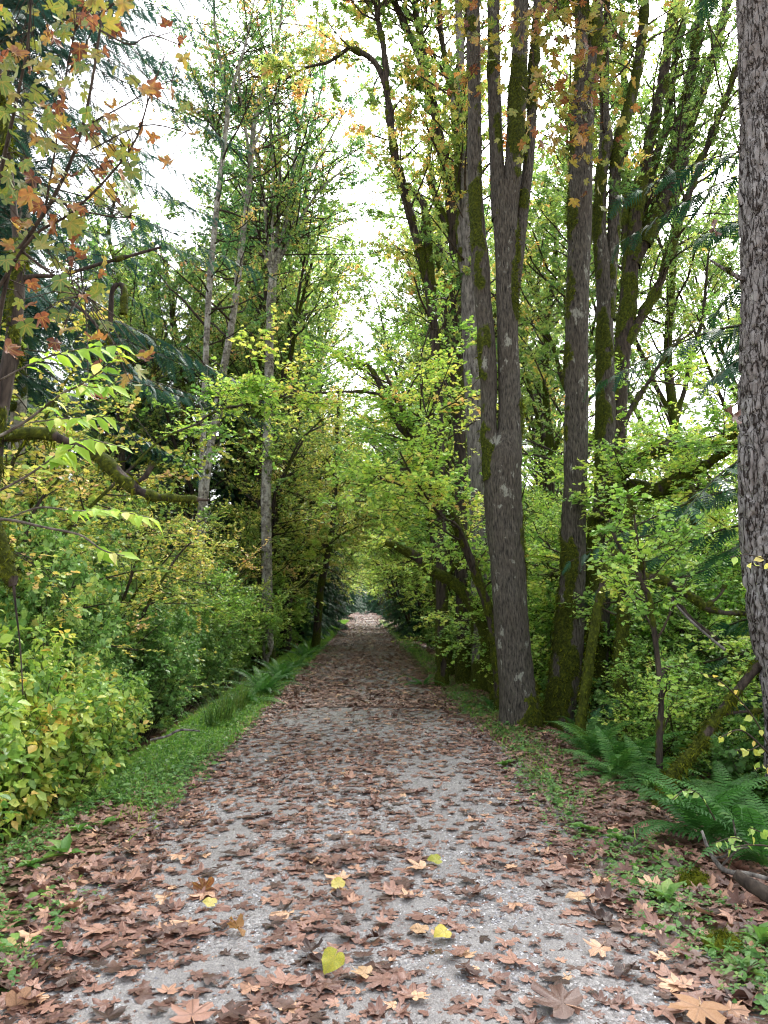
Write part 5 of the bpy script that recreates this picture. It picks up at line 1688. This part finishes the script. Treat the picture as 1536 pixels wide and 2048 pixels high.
# light green vine maples
for x, y, s in [(6.0, 12.6, .62), (7.2, 12.5, .8), (3.6, 13.4, .75), (5.2, 14.4, .95), (7.4, 15.0, 1.0), (3.2, 16.4, .85), (4.6, 18.6, 1.0), (3.0, 20.5, .85), (6.2, 20.0, 1.1), (3.2, 24.5, 1.0), (4.8, 28.0, 1.1), (4.0, 31, .95), (4.4, 38, 1.0), (8.6, 18, 1.15), (10, 14, 1.1), (-4.6, 29, .85), (-4.8, 36, .95), (4.4, 47, 1.0), (9.5, 24, 1.3), (7, 26, 1.2)]:
    put(VG, x, y, s)
for x, y, s in [(3.55, 9.0, .55), (4.3, 12.4, 1.0), (5.2, 11.6, 1.0), (5.6, 10.4, 1.05), (4.9, 7.9, .8), (6.3, 9.9, 1.1), (7.2, 12.6, 1.2), (3.1, 12.9, .8), (4.0, 14.0, 1.0), (6.0, 13.4, 1.15), (3.0, 15.2, .8), (5.8, 7.0, .9), (6.8, 8.0, 1.0), (8.4, 10.5, 1.2), (3.0, 18.6, .8), (9.5, 12.5, 1.3), (-3.9, 18.6, .9), (-3.8, 21.6, 1.0), (-3.9, 24.6, 1.05), (-3.8, 28, 1.1), (-3.9, 32, 1.15), (-3.8, 36.5, 1.2), (-4.0, 15.4, .9)]:
    put(VL, x, y, s)
# yellow vine maples, left
for x, y, s in [(-4.7, 9.4, .95), (-5.6, 10.6, 1.1), (-3.9, 11.6, .8), (-6.6, 12.4, .95), (-4.4, 13.0, .8), (-7.8, 10.4, .95), (-5.6, 16.2, 1.0), (-4.2, 17.6, .85), (-8.8, 14.8, 1.1), (-4.4, 22.0, .9), (-6.4, 20.0, 1.1), (-4.8, 26.0, .9), (-5.0, 31.0, 1.0), (-9.6, 19, 1.25), (-5.0, 39, .9)]:
    put(VY, x, y, s)
# tall maples
for x, y, s in [(5.0, 19.0, 1.0), (8.5, 21.0, 1.05), (4.2, 26.5, 1.0), (11.5, 18.0, 1.0), (7.2, 31.0, 1.1), (4.0, 36.0, .95), (-7.5, 25.0, .95), (-5.0, 33.0, .9), (-10.5, 31, 1.0), (-4.6, 42.0, .9), (4.4, 45.0, 1.0), (13.5, 26, 1.1), (-4.8, 55, 1.0), (4.6, 56, 1.0), (10, 40, 1.1), (-13.5, 24, .9)]:
    put(TM, x, y, s)
AR = []
for nm, mt, tn in (("light", 'vine', (.5, .16, .15)), ("gold", 'vine_gold', (.36, .18, .18))):
    ms = []
    for s_ in (141, 142, 143):
        g = G(s_)
        st = []
        Bw, Bl = Buf(), Buf()
        for i in range(6):
            q = np.linspace(0, 1, 12)[:, None]
            reach, hh = g.uniform(1.6, 4.4), g.uniform(5.0, 8.6)
            P = np.array([0, 0, -.3]) + np.array([1, 0, 0]) * reach * q ** 1.8 + np.array([0, g.normal(0, 1.1), 0]) * q + np.array([0, 0, hh]) * (1.35 * q ** .9 - .38 * q ** 3) + g.normal(0, .07, (12, 3)) * q
            r = np.linspace(.06, .01, 12)
            st.append((P, r))
            a_, c_ = resample(P, r, .12)
            tubes(Bw, a_, c_ * (1 + .3 * fnoise(a_ * 5, 4)), 8, np.repeat(sst(.4, .6, fnoise(a_ * 1.3 + i, 3)), 8))
        foliage(Bw, Bl, st, g, nb=22, t0=.42, bl=(.7, 2.1), ang=(50, 85), flat=.8, up=.06, nt=10, tl=(.25, .65), lv=12, ls=.05, tpl=T_VINE, ltilt=.26, droop=.08, tint=tn, wood=.3)
        ms.append((Bw.mesh("trunk", M['bark_mossy'], True), Bl.mesh("crown", M[mt])))
    AR.append(dict(name="vine_maple", label="%s leaved vine maple bending its stems over the path" % ("light green" if nm == "light" else "golden"), cat="tree", group="%s vine maples bending over the path" % nm, m=ms, parts=("trunk", "crown")))
for i, (x, y, s) in enumerate([(3.4, 19.5, .95), (-3.4, 24.5, 1.0), (3.2, 26, 1.1), (-3.5, 30, 1.15), (3.1, 31, 1.2), (-3.2, 34, 1.25), (3.2, 38, 1.3), (-3.3, 42, 1.3), (3.2, 46, 1.4), (-3.2, 52, 1.4), (3.2, 60, 1.5), (-3.2, 68, 1.5), (3.2, 77, 1.5), (-3.2, 86, 1.6), (3.1, 96, 1.6), (-3.1, 106, 1.6)]):
    put(AR[1 if x < 0 and i % 4 != 2 else 0], x, y, s, (0.0 if x < 0 else math.pi) + float(g.normal(0, .3)))
# trees that lean over the path and close the tunnel
for i, (x, y, s) in enumerate([(3.4, 22.5, 1.15), (-4.0, 27, 1.2), (-4.0, 34, 1.3), (3.4, 36, 1.3), (2.7, 42, 1.5), (-2.8, 47, 1.5), (2.8, 52, 1.6), (-2.9, 58, 1.6), (2.9, 66, 1.7), (-3, 75, 1.8), (3, 85, 1.8), (-3, 97, 1.9), (3, 110, 2.0)]):
    fl = i % 4 > 1
    put(VA, x, y, .78 + .25 * (s - 1), math.pi if fl else 0.0, None, None, (0, (.22 if x < 0 else -.22) * (-1 if fl else 1)))
for x, y, s in [(-3.6, 27.5, .8), (-5.8, 26.5, .95), (-4.4, 30.5, .9), (3.6, 30.5, .95), (-3.3, 50, 1.0), (3.5, 40, .95), (-6.8, 29.5, .9), (5.6, 23.0, .95), (-3.3, 25.5, 1.1), (3.4, 23.5, 1.1), (3.0, 29, 1.05), (-2.9, 29, 1.2), (-3.2, 34, 1.25), (3.3, 36.5, 1.3), (-3.2, 43, 1.4), (3.3, 47, 1.4), (-5.5, 38, 1.3), (6, 42, 1.4), (-8, 45, 1.4)]:
    put(TM, x, y, s)
for x, y, s in [(-8.4, 16.5, .85), (-7.2, 31.5, .8), (-9.2, 33.5, .85), (-5.6, 35.5, .7), (-10.8, 30.0, .8), (-12, 39, .95), (-5.0, 49.5, .8)]:
    put(HE, x, y, s)
for x, y, s in [(-2.3, 120, .9), (2.3, 128, .95), (-2.2, 140, 1.1), (2.2, 150, 1.1), (-1.9, 168, 1.2), (1.9, 176, 1.2), (.0, 190, 1.2), (-4, 193, 1.2), (4.2, 180, 1.2), (1.3, 205, 1.3)]:
    put(CE, x, y, s)
# cedars and hemlocks
for x, y, s in [(-9.4, 18.5, .82), (-10.5, 22.0, .9), (-5.2, 29.0, .75), (-12.5, 18.0, .9), (-9.0, 28.0, .95), (-2.7, 34.0, .6), (-2.7, 40.5, .8), (-2.6, 49, .8), (2.7, 37.5, .5), (2.8, 44, .6), (2.7, 53, .7), (-4.4, 46.0, .7), (-6.5, 40.0, .95), (3.9, 41.0, .55), (4.2, 50.0, .65), (-4.4, 60.0, .8), (4.6, 62.0, .8), (8.5, 36.0, .8), (-14.5, 15.5, .9), (-11.0, 13.5, .75), (9.6, 15.5, .5)]:
    put(CE, x, y, s)
for x, y, s in [(-13.0, 27.0, .9), (-17.0, 22.0, .95), (-10.5, 36.0, .9), (-16.0, 34.0, 1.0), (-20, 29, 1.0), (-8.0, 48.0, .9), (-13.5, 44, 1.0), (8.5, 52, .9), (-22, 19, .95)]:
    put(HE, x, y, s)
for i in range(14):
    y = 64 + i * 8
    for sx in (-1, 1):
        x = sx * (3.4 + float(g.uniform(0, 1.6)))
        put([TM, CE, VA][(i + (sx > 0)) % 3], x, y + float(g.uniform(-2, 2)), [.9, .8, 1.1][(i + (sx > 0)) % 3])

# far woods as one mass
B = Buf()
g = G(606)
for i in range(150):
    sx = -1 if i % 2 else 1
    y = g.uniform(42, 190)
    x = sx * (g.uniform(9, 60) if y < 150 else g.uniform(3.5, 60))
    h = g.uniform(8, 15) if sx > 0 else g.uniform(11, 19)
    con = g.uniform() < (.35 if sx > 0 else .65)
    z0 = float(gz(x, y))
    n = 700
    u = g.uniform(0, 1, n) ** .8
    hh = h * (.08 + .92 * u)
    rad = (h * .17) * ((1 - u) ** .8 if con else np.sqrt(np.clip(1 - (u * 1.9 - .9) ** 2, .05, 1)) * 1.2)
    a = g.uniform(0, 6.28, n)
    q = rad * np.sqrt(g.uniform(.1, 1, n))
    P = np.stack([x + np.cos(a) * q, y + np.sin(a) * q, z0 + hh], -1)
    D = np.stack([np.cos(a), np.sin(a), -.5 - .5 * g.uniform(0, 1, n)], -1)
    leaves(B, T_CEDAR[:1] if con else T_FAR, P, D, g.normal(0, .4, (n, 3)) + np.array([0, 0, 1]), g.uniform(.7, 1.4, n) * (1 if con else .45), np.clip((.25 if con else .75) + g.normal(0, .1, n), 0, 1), g)
M['far'] = leaf_mat('far_wood', [(0, '1f3d33'), (.4, '355a44'), (.6, '6d8a3c'), (.85, '9aa640'), (1, 'b89a45')], trans=.3)
tag(link("far_woods", B.mesh("far_woods", M['far'])), "mixed woods far behind the trees on both sides of the path", "woods", kind="stuff")
